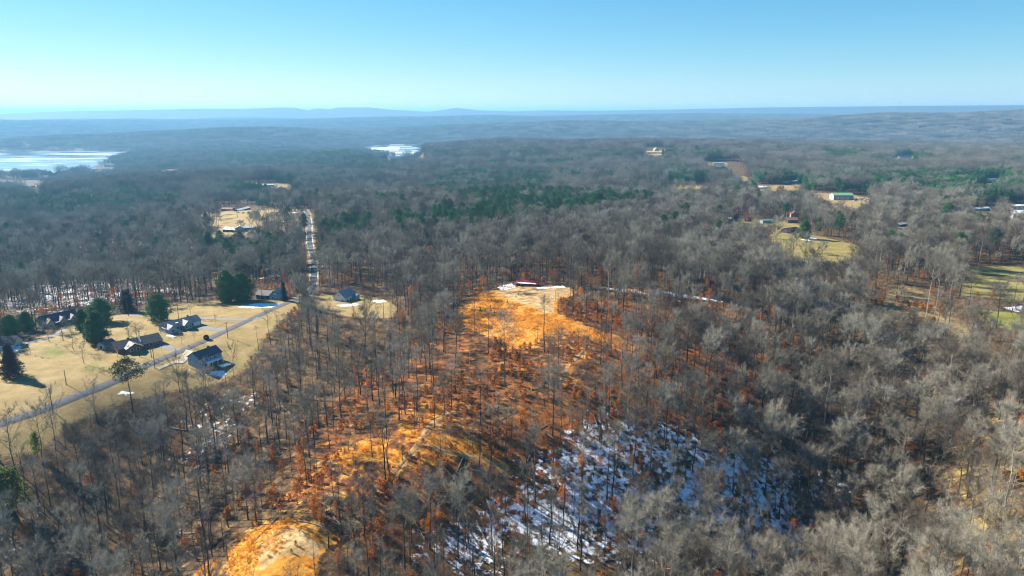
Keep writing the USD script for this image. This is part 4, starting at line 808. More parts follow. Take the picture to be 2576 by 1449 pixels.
sb = MB().slivers(d_ * 1.0 + [0, 0, 1.15], d_ * 1.45 + [0, 0, 1.2] + rs.normal(0, .15, (900, 3)), .35, rs)
t = thing('round_shrub', P(519, 854), label='round clipped dark shrub beside the lane', category='shrub'); sb.build('foliage', 'shrub_leaf', t); MB().tube([[0, 0, -.1], [0, 0, .9]], .12).build('stem', 'bark', t)

# fallen logs
def fallen_log(p, ang, L, r, label, group=None, broken=True):
    t = thing('fallen_log', p, ang, label=label, category='log', group=group)
    rg = np.random.default_rng(int(L * 1000)); n = 7; xs = np.linspace(-L / 2, L / 2, n); c, s_ = math.cos(ang), math.sin(ang)
    zs = H(p[0] + xs * c, p[1] + xs * s_) - p[2] + r * .8; MB().tube(np.c_[xs, rg.normal(0, .06, n), zs], np.linspace(r, r * .45, n), 7).build('trunk', 'log_wood', t)
    for k in range(int(rg.integers(2, 4))):
        x = rg.uniform(0, L / 2); z = float(np.interp(x, xs, zs)); e = np.array([x + rg.uniform(1, 3), rg.choice([-1, 1]) * rg.uniform(1, 2.5), z + rg.uniform(.3, 1.4)])
        MB().tube([[x, 0, z], (np.array([x, 0, z]) + e) / 2 + [0, 0, .2], e], [r * .35, r * .25, r * .08], 4).build('branch', 'log_wood', t)
def logs():
    rg = np.random.default_rng(77); rows = []
    for a, b in [((1001, 991), (1050, 1002)), ((1112, 1170), (1139, 1202)), ((1146, 1186), (1174, 1173)), ((1450, 976), (1497, 1018)), ((1533, 1012), (1541, 1033)), ((1366, 1086), (1400, 1108)), ((1747, 948), (1776, 980)), ((1555, 1108), (1572, 1080)),
                 ((1630, 1070), (1660, 1060)), ((497, 1344), (533, 1371)), ((440, 1342), (530, 1335)), ((455, 1375), (505, 1408)), ((265, 1245), (278, 1280)), ((520, 1052), (600, 1170)), ((420, 1073), (500, 1082)), ((690, 1010), (760, 1055)), ((698, 1008), (752, 1060)),
                 ((1250, 1063), (1290, 1040)), ((1645, 1215), (1690, 1265)), ((2443 - 0, 1170), (2470, 1200)), ((2110, 1085), (2142, 1118)), ((1430, 1300), (1460, 1370)), ((1600, 1330), (1640, 1375)), ((1370, 1340), (1400, 1380)), ((1740, 1390), (1770, 1440)), ((2000, 1200), (2030, 1240))]:
        A_, B_ = P(*a), P(*b); m = (A_ + B_) / 2; d = B_ - A_; rows.append((m, math.atan2(d[1], d[0]), float(np.clip(np.hypot(d[0], d[1]), 5, 22))))
    for k in range(40):
        px, py = rg.uniform(1000, 2150), rg.uniform(1040, 1440)
        if k > 27: px, py = rg.uniform(250, 900), rg.uniform(1020, 1420)
        rows.append((P(px, py), rg.normal(-.7, .6), float(rg.uniform(6, 15))))
    named = {}
    for m, ang, L in rows: named.setdefault(place_label(m[0], m[1]), []).append((float(screen(*m)[0]), m, ang, L))
    for where, row in named.items():
        row.sort(key=lambda r_: r_[0])
        for i, (_, m, ang, L) in enumerate(row):
            pre = '' if len(row) == 1 else 'leftmost ' if i == 0 else 'rightmost ' if i == len(row) - 1 else f'{ORDER[min(i, 9) - 1]} from left '
            m = np.array([m[0], m[1], float(H(m[0], m[1]))]); fallen_log(m, ang, L, .10 + .011 * L, f'{pre}pale fallen log {where}', 'fallen logs ' + where if len(row) > 1 else None)
logs()

# ------------------------------------------------------------------ buildings
for n_, c_ in dict(blue_siding=(0.25, 0.32, 0.38), white_siding=(0.52, 0.51, 0.49), tan_siding=(0.34, 0.28, 0.20), brick_wall=(0.20, 0.11, 0.075), dark_wall=(0.045, 0.04, 0.038), cream_wall=(0.48, 0.43, 0.34), grey_metal=(0.30, 0.34, 0.40)).items():
    plain(n_, c_, noise_scale=.35, noise_amt=.08)
for n_, c_ in dict(dark_roof=(0.052, 0.05, 0.06), brown_roof=(0.115, 0.105, 0.095), grey_roof=(0.17, 0.18, 0.20), red_roof=(0.36, 0.035, 0.05), maroon_roof=(0.15, 0.035, 0.075), green_roof=(0.17, 0.36, 0.19), pale_roof=(0.55, 0.56, 0.55), rust_roof=(0.27, 0.12, 0.085), tan_roof=(0.55, 0.38, 0.22), teal_roof=(0.10, 0.22, 0.17)).items():
    plain(n_, c_, rough=.7, noise_scale=.8, noise_amt=.22)
plain('trim', (0.58, 0.58, 0.57)); plain('glass', (0.02, 0.025, 0.035), rough=.08, spec=.6); plain('snow_cover', (0.80, 0.83, 0.88), noise_scale=.6, noise_amt=.06); plain('wood_post', (0.13, 0.10, 0.075), noise_scale=.8, noise_amt=.3)
plain('door_paint', (0.30, 0.06, 0.05)); plain('deck_wood', (0.26, 0.21, 0.16), noise_scale=1.2, noise_amt=.3); plain('orange_wood', (0.50, 0.16, 0.03))

def gable_mesh(x0, x1, y0, y1, h, rise, ridge='x'):
    if ridge == 'x':
        ym = (y0 + y1) / 2
        v = [[x0, y0, -1], [x1, y0, -1], [x1, y1, -1], [x0, y1, -1], [x0, y0, h], [x1, y0, h], [x1, y1, h], [x0, y1, h], [x0, ym, h + rise], [x1, ym, h + rise]]
        f4, f3 = [[0, 1, 5, 4], [2, 3, 7, 6], [1, 2, 6, 5], [3, 0, 4, 7], [4, 5, 9, 8], [6, 7, 8, 9]], [[5, 6, 9], [7, 4, 8]]
    else:
        xm = (x0 + x1) / 2
        v = [[x0, y0, -1], [x1, y0, -1], [x1, y1, -1], [x0, y1, -1], [x0, y0, h], [x1, y0, h], [x1, y1, h], [x0, y1, h], [xm, y0, h + rise], [xm, y1, h + rise]]
        f4, f3 = [[0, 1, 5, 4], [2, 3, 7, 6], [1, 2, 6, 5], [3, 0, 4, 7], [5, 6, 9, 8], [7, 4, 8, 9]], [[4, 5, 8], [6, 7, 9]]
    mb = MB().add(v, f4); mb.f.append(np.array(f3)); return mb
def roof_mesh(x0, x1, y0, y1, h, rise, ridge='x', over=.45, th=.18, hip=0.0):
    """Two slabs laid over the gable, with eaves."""
    mb = MB()
    if ridge != 'x': x0, x1, y0, y1 = y0, y1, x0, x1
    ym, half = (y0 + y1) / 2, (y1 - y0) / 2; drop = rise / half * over
    for sgn in (-1, 1):
        ye = ym + sgn * (half + over); a = [[x0 - over, ye, h - drop], [x1 + over, ye, h - drop], [x1 + over - hip, ym, h + rise], [x0 - over + hip, ym, h + rise]]
        lo, hi = np.array(a) + [0, 0, .02], np.array(a) + [0, 0, th + .02]; mb.add(np.vstack([lo, hi]), [[0, 1, 2, 3], [4, 5, 6, 7], [0, 1, 5, 4], [1, 2, 6, 5], [2, 3, 7, 6], [3, 0, 4, 7]])
    if hip:
        for xe, xr in ((x0 - over, x0 - over + hip), (x1 + over, x1 + over - hip)):
            lo = np.array([[xe, ym - half - over, h - drop], [xe, ym + half + over, h - drop], [xr, ym, h + rise]]) + [0, 0, th + .03]; mb.add(lo, [[0, 1, 2]])
    if ridge != 'x':
        mb.v = [v[:, [1, 0, 2]] for v in mb.v]; mb.f = [f[:, ::-1] for f in mb.f]
    return mb
class House:
    """Local axes: x along the front from A to B, y away from the viewer, origin at A on the ground."""
    def __init__(self, name, A, B, label, category='house', L=None, away=0.0):
        a, b = P(*A), P(*B); d = b - a; self.L = L or float(np.hypot(d[0], d[1])); self.rot = math.atan2(d[1], d[0])
        a = a + np.array([-math.sin(self.rot), math.cos(self.rot), 0]) * away
        base = min(a[2], b[2]) if abs(a[2] - b[2]) < 2.5 else (a[2] + b[2]) / 2
        self.t = thing(name, (a[0], a[1], base + .15), self.rot, label=label, category=category)
    def block(self, x0, x1, y0, y1, h, rise, wall, roof, ridge='x', hip=0.0, over=.45):
        w = gable_mesh(x0, x1, y0, y1, h, rise if not hip else .05, ridge).build('wall', wall, self.t); roof_mesh(x0, x1, y0, y1, h, rise, ridge, over, hip=hip).build('roof', roof, self.t); return w
    def opening(self, name, side, u, z, w, h, face=0.0, mat='glass', frame='trim'):
        """side: front (face = y of the wall) or left/right (face = x of the wall)."""
        def bx(d0, d1, uu, zz, ww, hh):
            m = MB()
            return m.box([uu, face - (d0 + d1) / 2, zz], [ww, d1 - d0, hh]) if side == 'front' else m.box([face + (-1 if side == 'left' else 1) * (d0 + d1) / 2, uu, zz], [d1 - d0, ww, hh])
        o = obj(name, bx(.0, .05, u, z + h / 2, w + .28, h + .28).mesh(), frame, self.t); obj('pane' if mat == 'glass' else 'panel', bx(.052, .075, u, z + h / 2, w, h).mesh(), mat, o); return o
    def windows(self, side, us, z, w, h, face): [self.opening('window', side, u, z, w, h, face) for u in us]
    def box(self, name, c, s, mat, **k): return obj(name, MB().box(c, s).mesh(), mat, self.t, **k)

h = House('two_storey_house', (504, 931), (549, 909), 'blue grey two storey house with dark roof and rear porch right of the lane', L=13.0)
h.block(0, 13, 0, 8.6, 5.4, 2.6, 'blue_siding', 'dark_roof')
h.windows('front', (1.6, 4.0, 6.4, 8.8, 11.4), 3.5, 1.0, 1.3, 0); h.windows('left', (1.8, 6.6), 3.4, .9, 1.3, 0); h.windows('left', (4.3,), .9, .9, 1.2, 0); h.windows('front', (1.4, 3.2, 9.5, 11.5), .6, 1.1, 1.7, 0)
h.opening('door', 'front', 6.4, .1, 1.8, 2.1, 0); h.box('porch_roof', [6.9, -1.5, 2.95], [9.4, 2.9, .2], 'trim')
for x in (2.4, 5.2, 8.2, 11.3): h.box('porch_post', [x, -2.7, 1.2], [.22, .22, 3.3], 'trim')
h.box('chimney', [10.4, 6.2, 7.0], [1.0, .8, 2.6], 'brick_wall'); h.box('porch_floor', [6.9, -1.5, -.25], [9.6, 3.0, .3], 'deck_wood'); h.box('snow_strip', [6.9, -2.0, 3.09], [9.0, 1.4, .08], 'snow_cover')
dk = House('deck', (560, 930), (578, 922), 'square wooden deck under snow beside the two storey house', 'deck', L=5.5)
dk.box('floor', [2.7, 2, .9], [5.6, 4.4, .16], 'deck_wood'); dk.box('snow_cover', [2.7, 2.2, 1.03], [5.0, 3.6, .09], 'snow_cover'); [dk.box('post', [x, y, .2], [.2, .2, 1.5], 'deck_wood') for x in (.1, 5.3) for y in (0, 4)]
dk.box('railing', [2.7, -.2, 1.85], [5.6, .1, .1], 'trim'); dk.box('railing', [5.5, 2, 1.85], [.1, 4.4, .1], 'trim'); [dk.box('baluster', [x, -.2, 1.4], [.06, .06, .9], 'trim') for x in np.linspace(0, 5.4, 12)]
h = House('ranch_house', (420, 839), (504, 817), 'blue grey ranch house with front gables on the lawn', L=20.0)
h.block(0, 20, 0, 8.5, 2.8, 2.3, 'blue_siding', 'grey_roof'); h.block(9.2, 13.4, -2.2, 4.0, 2.7, 1.9, 'blue_siding', 'grey_roof', 'y'); h.block(-.02, 4.4, -2.8, 4.0, 2.6, 1.7, 'blue_siding', 'grey_roof', 'y')
h.windows('front', (10.2, 12.4), .8, .9, 1.4, -2.2); h.windows('front', (2.2,), .9, 1.6, 1.1, -2.8); h.windows('front', (6.5, 14.8), .9, 1.2, 1.2, 0); h.opening('garage_door', 'front', 17.6, .05, 3.4, 2.2, 0, 'trim', 'white_siding'); h.opening('door', 'front', 8.1, .05, .95, 2.1, 0, 'door_paint')
h.box('snow_cover', [6.9, 2.0, 4.05], [1.4, 1.8, .1], 'snow_cover'); h.box('chimney', [15.5, 5.4, 5.0], [.9, .9, 1.8], 'brick_wall'); h.windows('left', (1.5,), .9, 1.0, 1.1, 0)
h = House('brown_ranch_house', (297, 891), (389, 869), 'long low ranch house under a brown shingle roof beside the lane', L=21.0)
h.block(0, 21, 0, 9.5, 2.6, 2.5, 'brick_wall', 'brown_roof', over=.9); h.block(3.5, 10.5, -3.4, 4, 2.6, 1.9, 'brick_wall', 'brown_roof', 'y', over=.7)
h.windows('front', (13.0, 16.0), .7, 1.6, 1.4, 0); h.windows('front', (5.5, 8.5), .8, 1.1, 1.2, -3.4); h.opening('door', 'front', 18.8, .05, 1.0, 2.1, 0, 'door_paint'); h.windows('right', (3.0, 6.5), .9, 1.1, 1.1, 21)
sn = MB().add([[11.3, 1.2, 3.45], [12.0, 1.2, 3.45], [12.0, 4.6, 5.22], [11.3, 4.6, 5.22]], [[0, 1, 2, 3]]); obj('snow_strip', (sn.mesh()[0] + [0, 0, .09], sn.mesh()[1]), 'snow_cover', h.t); h.box('chimney', [7, 5.2, 5.2], [1.1, .8, 1.5], 'brick_wall')
h = House('garden_shed', (264, 880), (290, 869), 'brown gabled garden shed left of the brown roofed house', 'shed', L=7.0)
h.block(0, 7, 0, 4.6, 2.3, 1.3, 'tan_siding', 'brown_roof', over=.3); h.opening('door', 'left', 2.3, .05, 1.5, 2.0, 0, 'dark_wall'); h.windows('front', (3.5,), .9, .9, .8, 0)
h = House('white_house', (-38, 884), (40, 877), 'cream house with black roof cut by the left edge', L=14)
h.block(0, 14, 0, 9, 3.0, 3.2, 'cream_wall', 'dark_roof', over=.5); h.windows('front', (1.6, 5.2, 9.0), .8, 1.2, 1.3, 0); h.opening('door', 'front', 11.8, .05, 1.0, 2.1, 0, 'dark_wall'); h.windows('right', (3, 6), .8, 1.0, 1.2, 14)
h = House('gabled_house', (114, 829), (176, 815), 'dark roofed house with three pale front gables behind the lane', L=19)
h.block(0, 19, 2, 10, 3.2, 3.4, 'blue_siding', 'dark_roof')
for x in (1.0, 7.8, 13.6): h.block(x, x + 4.2, -1.0, 5.0, 3.0, 2.2, 'tan_siding', 'brown_roof', 'y', over=.3); h.windows('front', (x + 2.1,), .9, 1.3, 1.4, -1.0)
h.box('porch_roof', [6.4, .2, 2.75], [2.4, 2.6, .16], 'trim'); h.box('snow_cover', [6.4, .2, 2.88], [2.3, 2.4, .1], 'snow_cover'); h.box('snow_cover', [12.7, .2, 2.9], [1.6, 2.4, .1], 'snow_cover'); h.box('porch_roof', [12.7, .2, 2.75], [1.7, 2.6, .16], 'trim')
h = House('corner_house', (645, 752), (680, 753), 'L shaped dark house with snow on its roof under the big pines', L=10)
h.block(0, 10, 0, 7, 2.8, 2.4, 'dark_wall', 'brown_roof'); h.block(10.5, 18.5, -1.0, 8.5, 3.4, 2.8, 'blue_siding', 'grey_roof', 'y'); h.windows('front', (2.5, 6.5), .8, 1.2, 1.3, 0); h.windows('front', (13, 16.2), .9, 1.1, 1.4, -1.0); h.box('garage_panel', [14.6, -1.06, 4.3], [1.2, .08, 1.0], 'trim')
sn = MB().add([[10.1, -.8, 3.55], [10.1, 8.3, 3.55], [14.3, 8.3, 6.3], [14.3, -.8, 6.3]], [[0, 3, 2, 1]]); obj('snow_cover', (sn.mesh()[0] + [0, 0, .12], sn.mesh()[1]), 'snow_cover', h.t)
h = House('white_gabled_house', (868, 759), (906, 748), 'white gabled house right of the straight road', L=13)
h.block(0, 13, 0, 9, 4.0, 3.6, 'white_siding', 'grey_roof'); h.windows('left', (4.5,), 4.6, .8, 1.1, 0); h.windows('left', (2.0, 6.8), .9, 1.0, 1.3, 0); h.windows('front', (2.5, 6.0, 10.5), .9, 1.1, 1.3, 0); h.opening('door', 'front', 8.2, .05, 1.0, 2.1, 0, 'dark_wall'); h.block(8, 12.5, -3.0, 3, 2.6, 1.6, 'blue_siding', 'grey_roof', 'y', over=.3)
h = House('cabin', (1298, 721), (1355, 721), 'low log cabin with a red metal roof at the edge of the clearing', 'cabin', L=14)
w = h.block(0, 14, 1.6, 6.2, 2.5, 1.0, 'dark_wall', 'red_roof', over=.6); pr = MB().add([[-.6, -.6, 2.15], [14.6, -.6, 2.15], [14.6, 1.3, 2.6], [-.6, 1.3, 2.6]], [[0, 1, 2, 3]]); pv_ = pr.mesh(); obj('porch_roof', trimesh.util.concatenate([trimesh.Trimesh(*pv_), trimesh.Trimesh(pv_[0] + [0, 0, .1], pv_[1])]), 'red_roof', h.t)
for x in (.1, 3.5, 7, 10.5, 13.9): h.box('porch_post', [x, -.3, .9], [.18, .18, 2.5], 'wood_post')
h.opening('door', 'front', 7.2, .05, .9, 1.9, 1.6, 'grey_metal'); h.windows('front', (3.0, 11.0), .8, 1.0, .9, 1.6); h.box('porch_floor', [7, .5, -.2], [14.4, 2.4, .3], 'wood_post')
sn = MB().add([[1.0, -.3, 2.36], [13.2, -.3, 2.36], [13.2, 1.0, 2.66], [1.0, 1.0, 2.66]], [[0, 1, 2, 3]]); obj('snow_cover', (sn.mesh()[0] + [0, 0, .07], sn.mesh()[1]), 'snow_cover', h.t)
h = House('play_tower', (1361, 716), (1371, 716), 'small red roofed wooden tower right of the cabin', 'playhouse', L=2.4)
[h.box('post', [x, y, 1.4], [.16, .16, 4.4], 'orange_wood') for x in (0, 2.4) for y in (0, 2.2)]; h.box('wall', [1.2, 1.1, 2.3], [2.3, 2.1, .9], 'orange_wood'); h.box('floor', [1.2, 1.1, 1.6], [2.5, 2.3, .14], 'orange_wood'); roof_mesh(0, 2.4, 0, 2.2, 3.5, 1.2, 'y', .3).build('roof', 'red_roof', h.t)

def simple(name, A, B, W, hh, rise, wall, roof, label, category='house', nwin=3, door=True, L=None, ridge='x', hip=0):
    h = House(name, A, B, label, category, L=L); L = h.L
    h.block(0, L, 0, W, hh, rise, wall, roof, ridge, hip=hip)
    if nwin: h.windows('front', [L * (i + .6) / (nwin + 1.0) for i in range(nwin)], hh * .3, min(1.4, L * .12), hh * .38, 0)
    if door: h.opening('door', 'front', L * .88, .05, min(1.2, L * .15), 2.1, 0, 'dark_wall')
    return h
simple('farm_barn', (561, 584), (592, 584), 9, 3.4, 2.2, 'dark_wall', 'pale_roof', 'dark barn with snowy white roof behind the left woods', 'barn', 2)
simple('tan_house', (592, 584), (610, 582), 9, 4.2, 2.6, 'tan_siding', 'pale_roof', 'tan gabled house joined to the snowy roofed barn', nwin=2, ridge='y', L=10)
simple('small_house', (612, 580), (640, 577), 8, 3, 2.2, 'blue_siding', 'pale_roof', 'grey house half hidden right of the tan gabled house', nwin=2, L=13)
simple('red_roofed_shed', (557, 531), (584, 529), 9, 3.2, 2, 'dark_wall', 'rust_roof', 'dark shed with rusty roof behind the left field', 'shed', 2)
simple('long_shed', (600, 531), (630, 527), 8, 3, 1.6, 'dark_wall', 'pale_roof', 'long dark shed with pale roof beside the parked cars', 'shed', 3)
simple('low_house', (935, 500), (965, 499), 9, 3, 1.8, 'dark_wall', 'grey_roof', 'dark low house in the woods right of the straight road', nwin=3)
simple('hidden_house', (728, 595), (762, 592), 9, 3, 2.2, 'dark_wall', 'teal_roof', 'green roofed house hidden by trees left of the straight road', nwin=2)
simple('far_left_cottage', (770 - 120, 470), (690, 469), 9, 3, 2, 'dark_wall', 'pale_roof', 'white roofed cottage in the clearing above the pines', nwin=2)
h = simple('maroon_barn', (1980, 587), (2010, 585), 8, 3.2, 2.0, 'dark_wall', 'maroon_roof', 'small barn with a maroon metal roof on the green lawn', 'barn', 2)
simple('rust_roofed_house', (1982, 561), (2006, 561), 9, 3.4, 2.4, 'dark_wall', 'rust_roof', 'house with rusty red roof behind the maroon barn', nwin=3)
simple('brown_gabled_house', (1990, 549), (2010, 549), 9, 5, 3.4, 'tan_siding', 'rust_roof', 'tall brown gabled house behind the rusty roofed house', nwin=2, ridge='y')
simple('green_shed', (1918, 562), (1946, 561), 8, 3, 1.2, 'grey_metal', 'teal_roof', 'long shed with green metal roof on the lawn', 'shed', 4)
simple('white_roofed_house', (1832, 557), (1855, 557), 8, 3, 1.6, 'dark_wall', 'pale_roof', 'small white roofed house left of the lawn', nwin=3)
simple('red_shed', (1880, 557), (1892, 556), 5, 2.8, 1.6, 'door_paint', 'rust_roof', 'little red shed left of the green roofed shed', 'shed', 1)
h = simple('metal_barn', (2096, 503), (2142, 503), 16, 7.0, 2.8, 'grey_metal', 'green_roof', 'large grey metal barn with pale green roof', 'barn', 0, False, L=30)
for u in (6.5, 14.0, 22): h.opening('garage_door', 'front', u, .05, 3.4 if u != 14.0 else 1.2, 3.6 if u != 14.0 else 2.3, 0, 'white_siding' if u != 14.0 else 'dark_wall', 'grey_metal')
for i in range(14): h.box('rib', [1 + i * 2.15, -.03, 3.4], [.12, .06, 6.6], 'grey_metal')
simple('white_warehouse', (2547, 549), (2612, 547), 18, 7, 2, 'grey_metal', 'pale_roof', 'white metal warehouse cut by the right edge', 'warehouse', 4, L=40)
simple('long_white_shed', (2547, 527), (2600, 526), 10, 5, 1.5, 'white_siding', 'pale_roof', 'white shed behind the right edge warehouse', 'shed', 4, L=34)
simple('trailer_home', (2450, 531), (2488, 530), 8, 3.4, 1.2, 'grey_metal', 'pale_roof', 'pale trailer home left of the right edge warehouse', nwin=4)
simple('blue_trailer', (2492, 531), (2508, 531), 5, 3, 1.0, 'blue_siding', 'dark_roof', 'small dark blue trailer beside the pale trailer home', 'trailer', 2)
simple('white_far_house', (2263, 401), (2292, 400), 12, 6, 5, 'white_siding', 'grey_roof', 'white gabled house above the dark pine grove at far right', nwin=3)
simple('right_cottage', (2474, 457), (2508, 456), 10, 3.6, 2, 'white_siding', 'teal_roof', 'white cottage left of the far right pines', nwin=3)
simple('hill_lodge', (1626, 387), (1666, 386), 14, 5, 2.5, 'cream_wall', 'tan_roof', 'long tan lodge under the domed house on the hill', nwin=5)
simple('blue_barn', (1793, 417), (1822, 416), 10, 7, 2, 'white_siding', 'grey_roof', 'pale blue barn on the wooded hillside', 'barn', 3)
simple('white_a_frame', (1846, 454), (1864, 452), 10, 3, 6, 'white_siding', 'dark_roof', 'white steep roofed house by the far driveway', nwin=2, ridge='y')
simple('bright_roofed_shed', (1905, 477), (1930, 476), 10, 4, 2, 'white_siding', 'pale_roof', 'shed with a bright roof left of the far homes', 'shed', 2)
simple('teal_cottage', (1970, 465), (1990, 464), 9, 4, 2, 'dark_wall', 'grey_roof', 'dark cottage among the far homes at right', nwin=2)
simple('blue_cottage', (1992, 462), (2012, 462), 9, 4, 2, 'blue_siding', 'pale_roof', 'blue cottage right of the dark cottage', nwin=2)
simple('snowy_hut', (2262, 571), (2284, 568), 6, 2.6, 1.2, 'dark_wall', 'pale_roof', 'snow roofed hut alone in the right woods', 'hut', 1)
simple('lake_house', (232, 430), (262, 426), 16, 6, 4, 'white_siding', 'pale_roof', 'white lakeside house on the wooded point', nwin=4, L=40)
simple('lake_lodge', (262, 420), (284, 419), 16, 6, 4, 'white_siding', 'tan_roof', 'second white house nearer the lake point', nwin=4, L=44)
simple('blue_lake_house', (412, 437), (446, 435), 14, 6, 3, 'blue_siding', 'dark_roof', 'dark blue house in the woods right of the lake', nwin=4, L=36)
simple('shore_house', (70, 473), (96, 470), 12, 5, 3, 'white_siding', 'pale_roof', 'small white house in the woods below the lake', nwin=3, L=26)
simple('corner_hut', (-14, 1308), (13, 1302), 4.5, 2.8, 1.0, 'white_siding', 'pale_roof', 'snow roofed hut in shade at the bottom left edge', 'hut', 1)
# domed house on the hill
h = House('domed_house', (1641, 383), (1661, 383), 'tan dome shaped house on the far hill', L=18)
dm = trimesh.creation.icosphere(2, 9.5); dm.apply_scale([1, 1, .95]); dm = dm.slice_plane([0, 0, -1.0], [0, 0, 1]); dm.apply_translation([9, 9, 6]); obj('roof', dm, 'tan_roof', h.t); obj('wall', trimesh.creation.cylinder(9.2, 7).apply_translation([9, 9, 2.2]), 'cream_wall', h.t); h.windows('front', (7, 11), 2, 1.6, 2, -.3)

# marina: covered docks on the far inlet
def dock(px0, px1, py, depth, label):
    def at(px):
        d = ray(px, py); t = (-90 * S - CAM_Z) / d[2]; return d * t + [0, 0, CAM_Z]
    a, b = at(px0), at(px1); d = b - a; L = float(np.hypot(d[0], d[1])); t = thing('covered_dock', (a[0], a[1], -90 * S), math.atan2(d[1], d[0]), label=label, category='dock')
    roof_mesh(0, L, 0, depth, 7, 3.5, 'x', .8).build('roof', 'snow_cover' if depth > 30 else 'pale_roof', t); MB().box([L / 2, depth / 2, .4], [L, depth * .3, .9]).build('pontoon', 'deck_wood', t)
    for k in range(int(L / 26) + 1): MB().box([min(L, k * 26 + .5), .5, 3.5], [.6, .6, 7]).build('post', 'trim', t); MB().box([min(L, k * 26 + .5), depth - .5, 3.5], [.6, .6, 7]).build('post', 'trim', t)
for a_, b_, y_, dp, t_ in [(980, 1016, 368.0, 26, 'farthest white covered dock of the marina'), (975, 1036, 371.5, 30, 'second row of white covered docks at the marina'), (954, 1005, 375, 30, 'third row of white covered docks at the marina'),
                           (921, 1004, 378.6, 32, 'longest row of white covered docks at the marina'), (966, 1003, 383, 24, 'short white covered dock before the longest row'), (992, 1040, 388.5, 32, 'nearest white covered dock of the marina')]:
    dock(a_, b_, y_, dp, t_)

# vehicles
def car_kind(name, col, L=4.5, truck=False):
    plain(name + '_paint', col, rough=.3, spec=.5); W = 1.8
    prof = [(0, .35), (0, .85), (.25, .95), (L * .27, 1.02), (L * .78, 1.02), (L - .1, .9), (L, .4)] if not truck else [(0, .5), (0, 1.15), (L * .42, 1.15), (L * .42, 1.1), (L * .8, 1.15), (L - .1, 1.0), (L, .5)]
    body = trimesh.creation.extrude_polygon(Polygon(prof), W); body.apply_transform(trimesh.transformations.rotation_matrix(np.pi / 2, [1, 0, 0])); body.apply_translation([-L / 2, W / 2, 0])
    x0, x1 = (L * .18, L * .80) if not truck else (L * .42, L * .78); top = 1.5 if not truck else 1.85; b0 = 1.0 if not truck else 1.12
    c = np.array([[x0, -.82, b0], [x1, -.82, b0], [x1, .82, b0], [x0, .82, b0], [x0 + .5, -.66, top], [x1 - .75, -.66, top], [x1 - .75, .66, top], [x0 + .5, .66, top]]) - [L / 2, 0, 0]
    cab = MB().add(c, [[0, 1, 5, 4], [1, 2, 6, 5], [2, 3, 7, 6], [3, 0, 4, 7]]).mesh(); rf = MB().box([(x0 + x1) / 2 - .12 - L / 2, 0, top + .03], [x1 - x0 - 1.2, 1.36, .07]).mesh()
    parts = [('body', body, name + '_paint'), ('cabin_glass', cab, 'glass'), ('cabin_roof', rf, name + '_paint')]
    for i, (x, y) in enumerate([(-L * .31, -.85), (L * .31, -.85), (-L * .31, .85), (L * .31, .85)]):
        w = trimesh.creation.cylinder(.33, .24, sections=12); w.apply_transform(trimesh.transformations.rotation_matrix(np.pi / 2, [1, 0, 0])); w.apply_translation([x, y, .33]); parts.append(('wheel' + (f'_{i:03d}' if i else ''), w, 'tyre'))
    return kind_prim(name, parts)
plain('tyre', (0.02, 0.02, 0.02))
CARS = {n_: car_kind(n_ + '_car', c_, 4.6 if n_ != 'white' else 5.4, n_ == 'white') for n_, c_ in dict(white=(0.62, 0.62, 0.62), silver=(0.40, 0.42, 0.45), dark=(0.03, 0.035, 0.05), red=(0.30, 0.03, 0.03), blue=(0.05, 0.10, 0.25)).items()}
rows = []
for px, py, c_, where in [(73, 857, 'red', 'on the gravel lane by the left edge house'), (2147, 500, 'white', 'in the yard right of the green roofed barn'), (2153, 502, 'silver', 'in the yard right of the green roofed barn'), (2160, 499, 'white', 'in the yard right of the green roofed barn'),
                          (2167, 502, 'dark', 'in the yard right of the green roofed barn'), (2172, 500, 'white', 'in the yard right of the green roofed barn'), (2178, 503, 'silver', 'in the yard right of the green roofed barn'), (2184, 501, 'white', 'in the yard right of the green roofed barn'),
                          (2150, 506, 'white', 'in the yard right of the green roofed barn'), (2164, 507, 'silver', 'in the yard right of the green roofed barn'), (2176, 507, 'blue', 'in the yard right of the green roofed barn'), (2088, 499, 'white', 'left of the green roofed barn'), (2040, 492, 'silver', 'at the left end of the barn yard'),
                          (2047, 495, 'white', 'at the left end of the barn yard'), (2035, 497, 'dark', 'at the left end of the barn yard'), (600, 536, 'white', 'by the long dark shed at left'), (612, 537, 'dark', 'by the long dark shed at left'), (625, 536, 'blue', 'by the long dark shed at left'), (638, 533, 'silver', 'by the long dark shed at left'), (652, 530, 'white', 'by the long dark shed at left'),
                          (700, 536, 'silver', 'at the field edge left of the straight road'), (712, 534, 'white', 'at the field edge left of the straight road'), (726, 533, 'dark', 'at the field edge left of the straight road'), (740, 532, 'white', 'at the field edge left of the straight road'), (1383, 722, 'white', 'by the red play tower')][:24]:
    p = P(px, py); rows.append((copy_of('parked_' + ('pickup' if c_ == 'white' else 'car'), CARS[c_], p + [0, 0, .08], (px * 1.7) % 6.28, 1.0, category='pickup' if c_ == 'white' else 'car'), f'{c_} parked ' + ('pickup' if c_ == 'white' else 'car'), where, px))
name_each(rows)

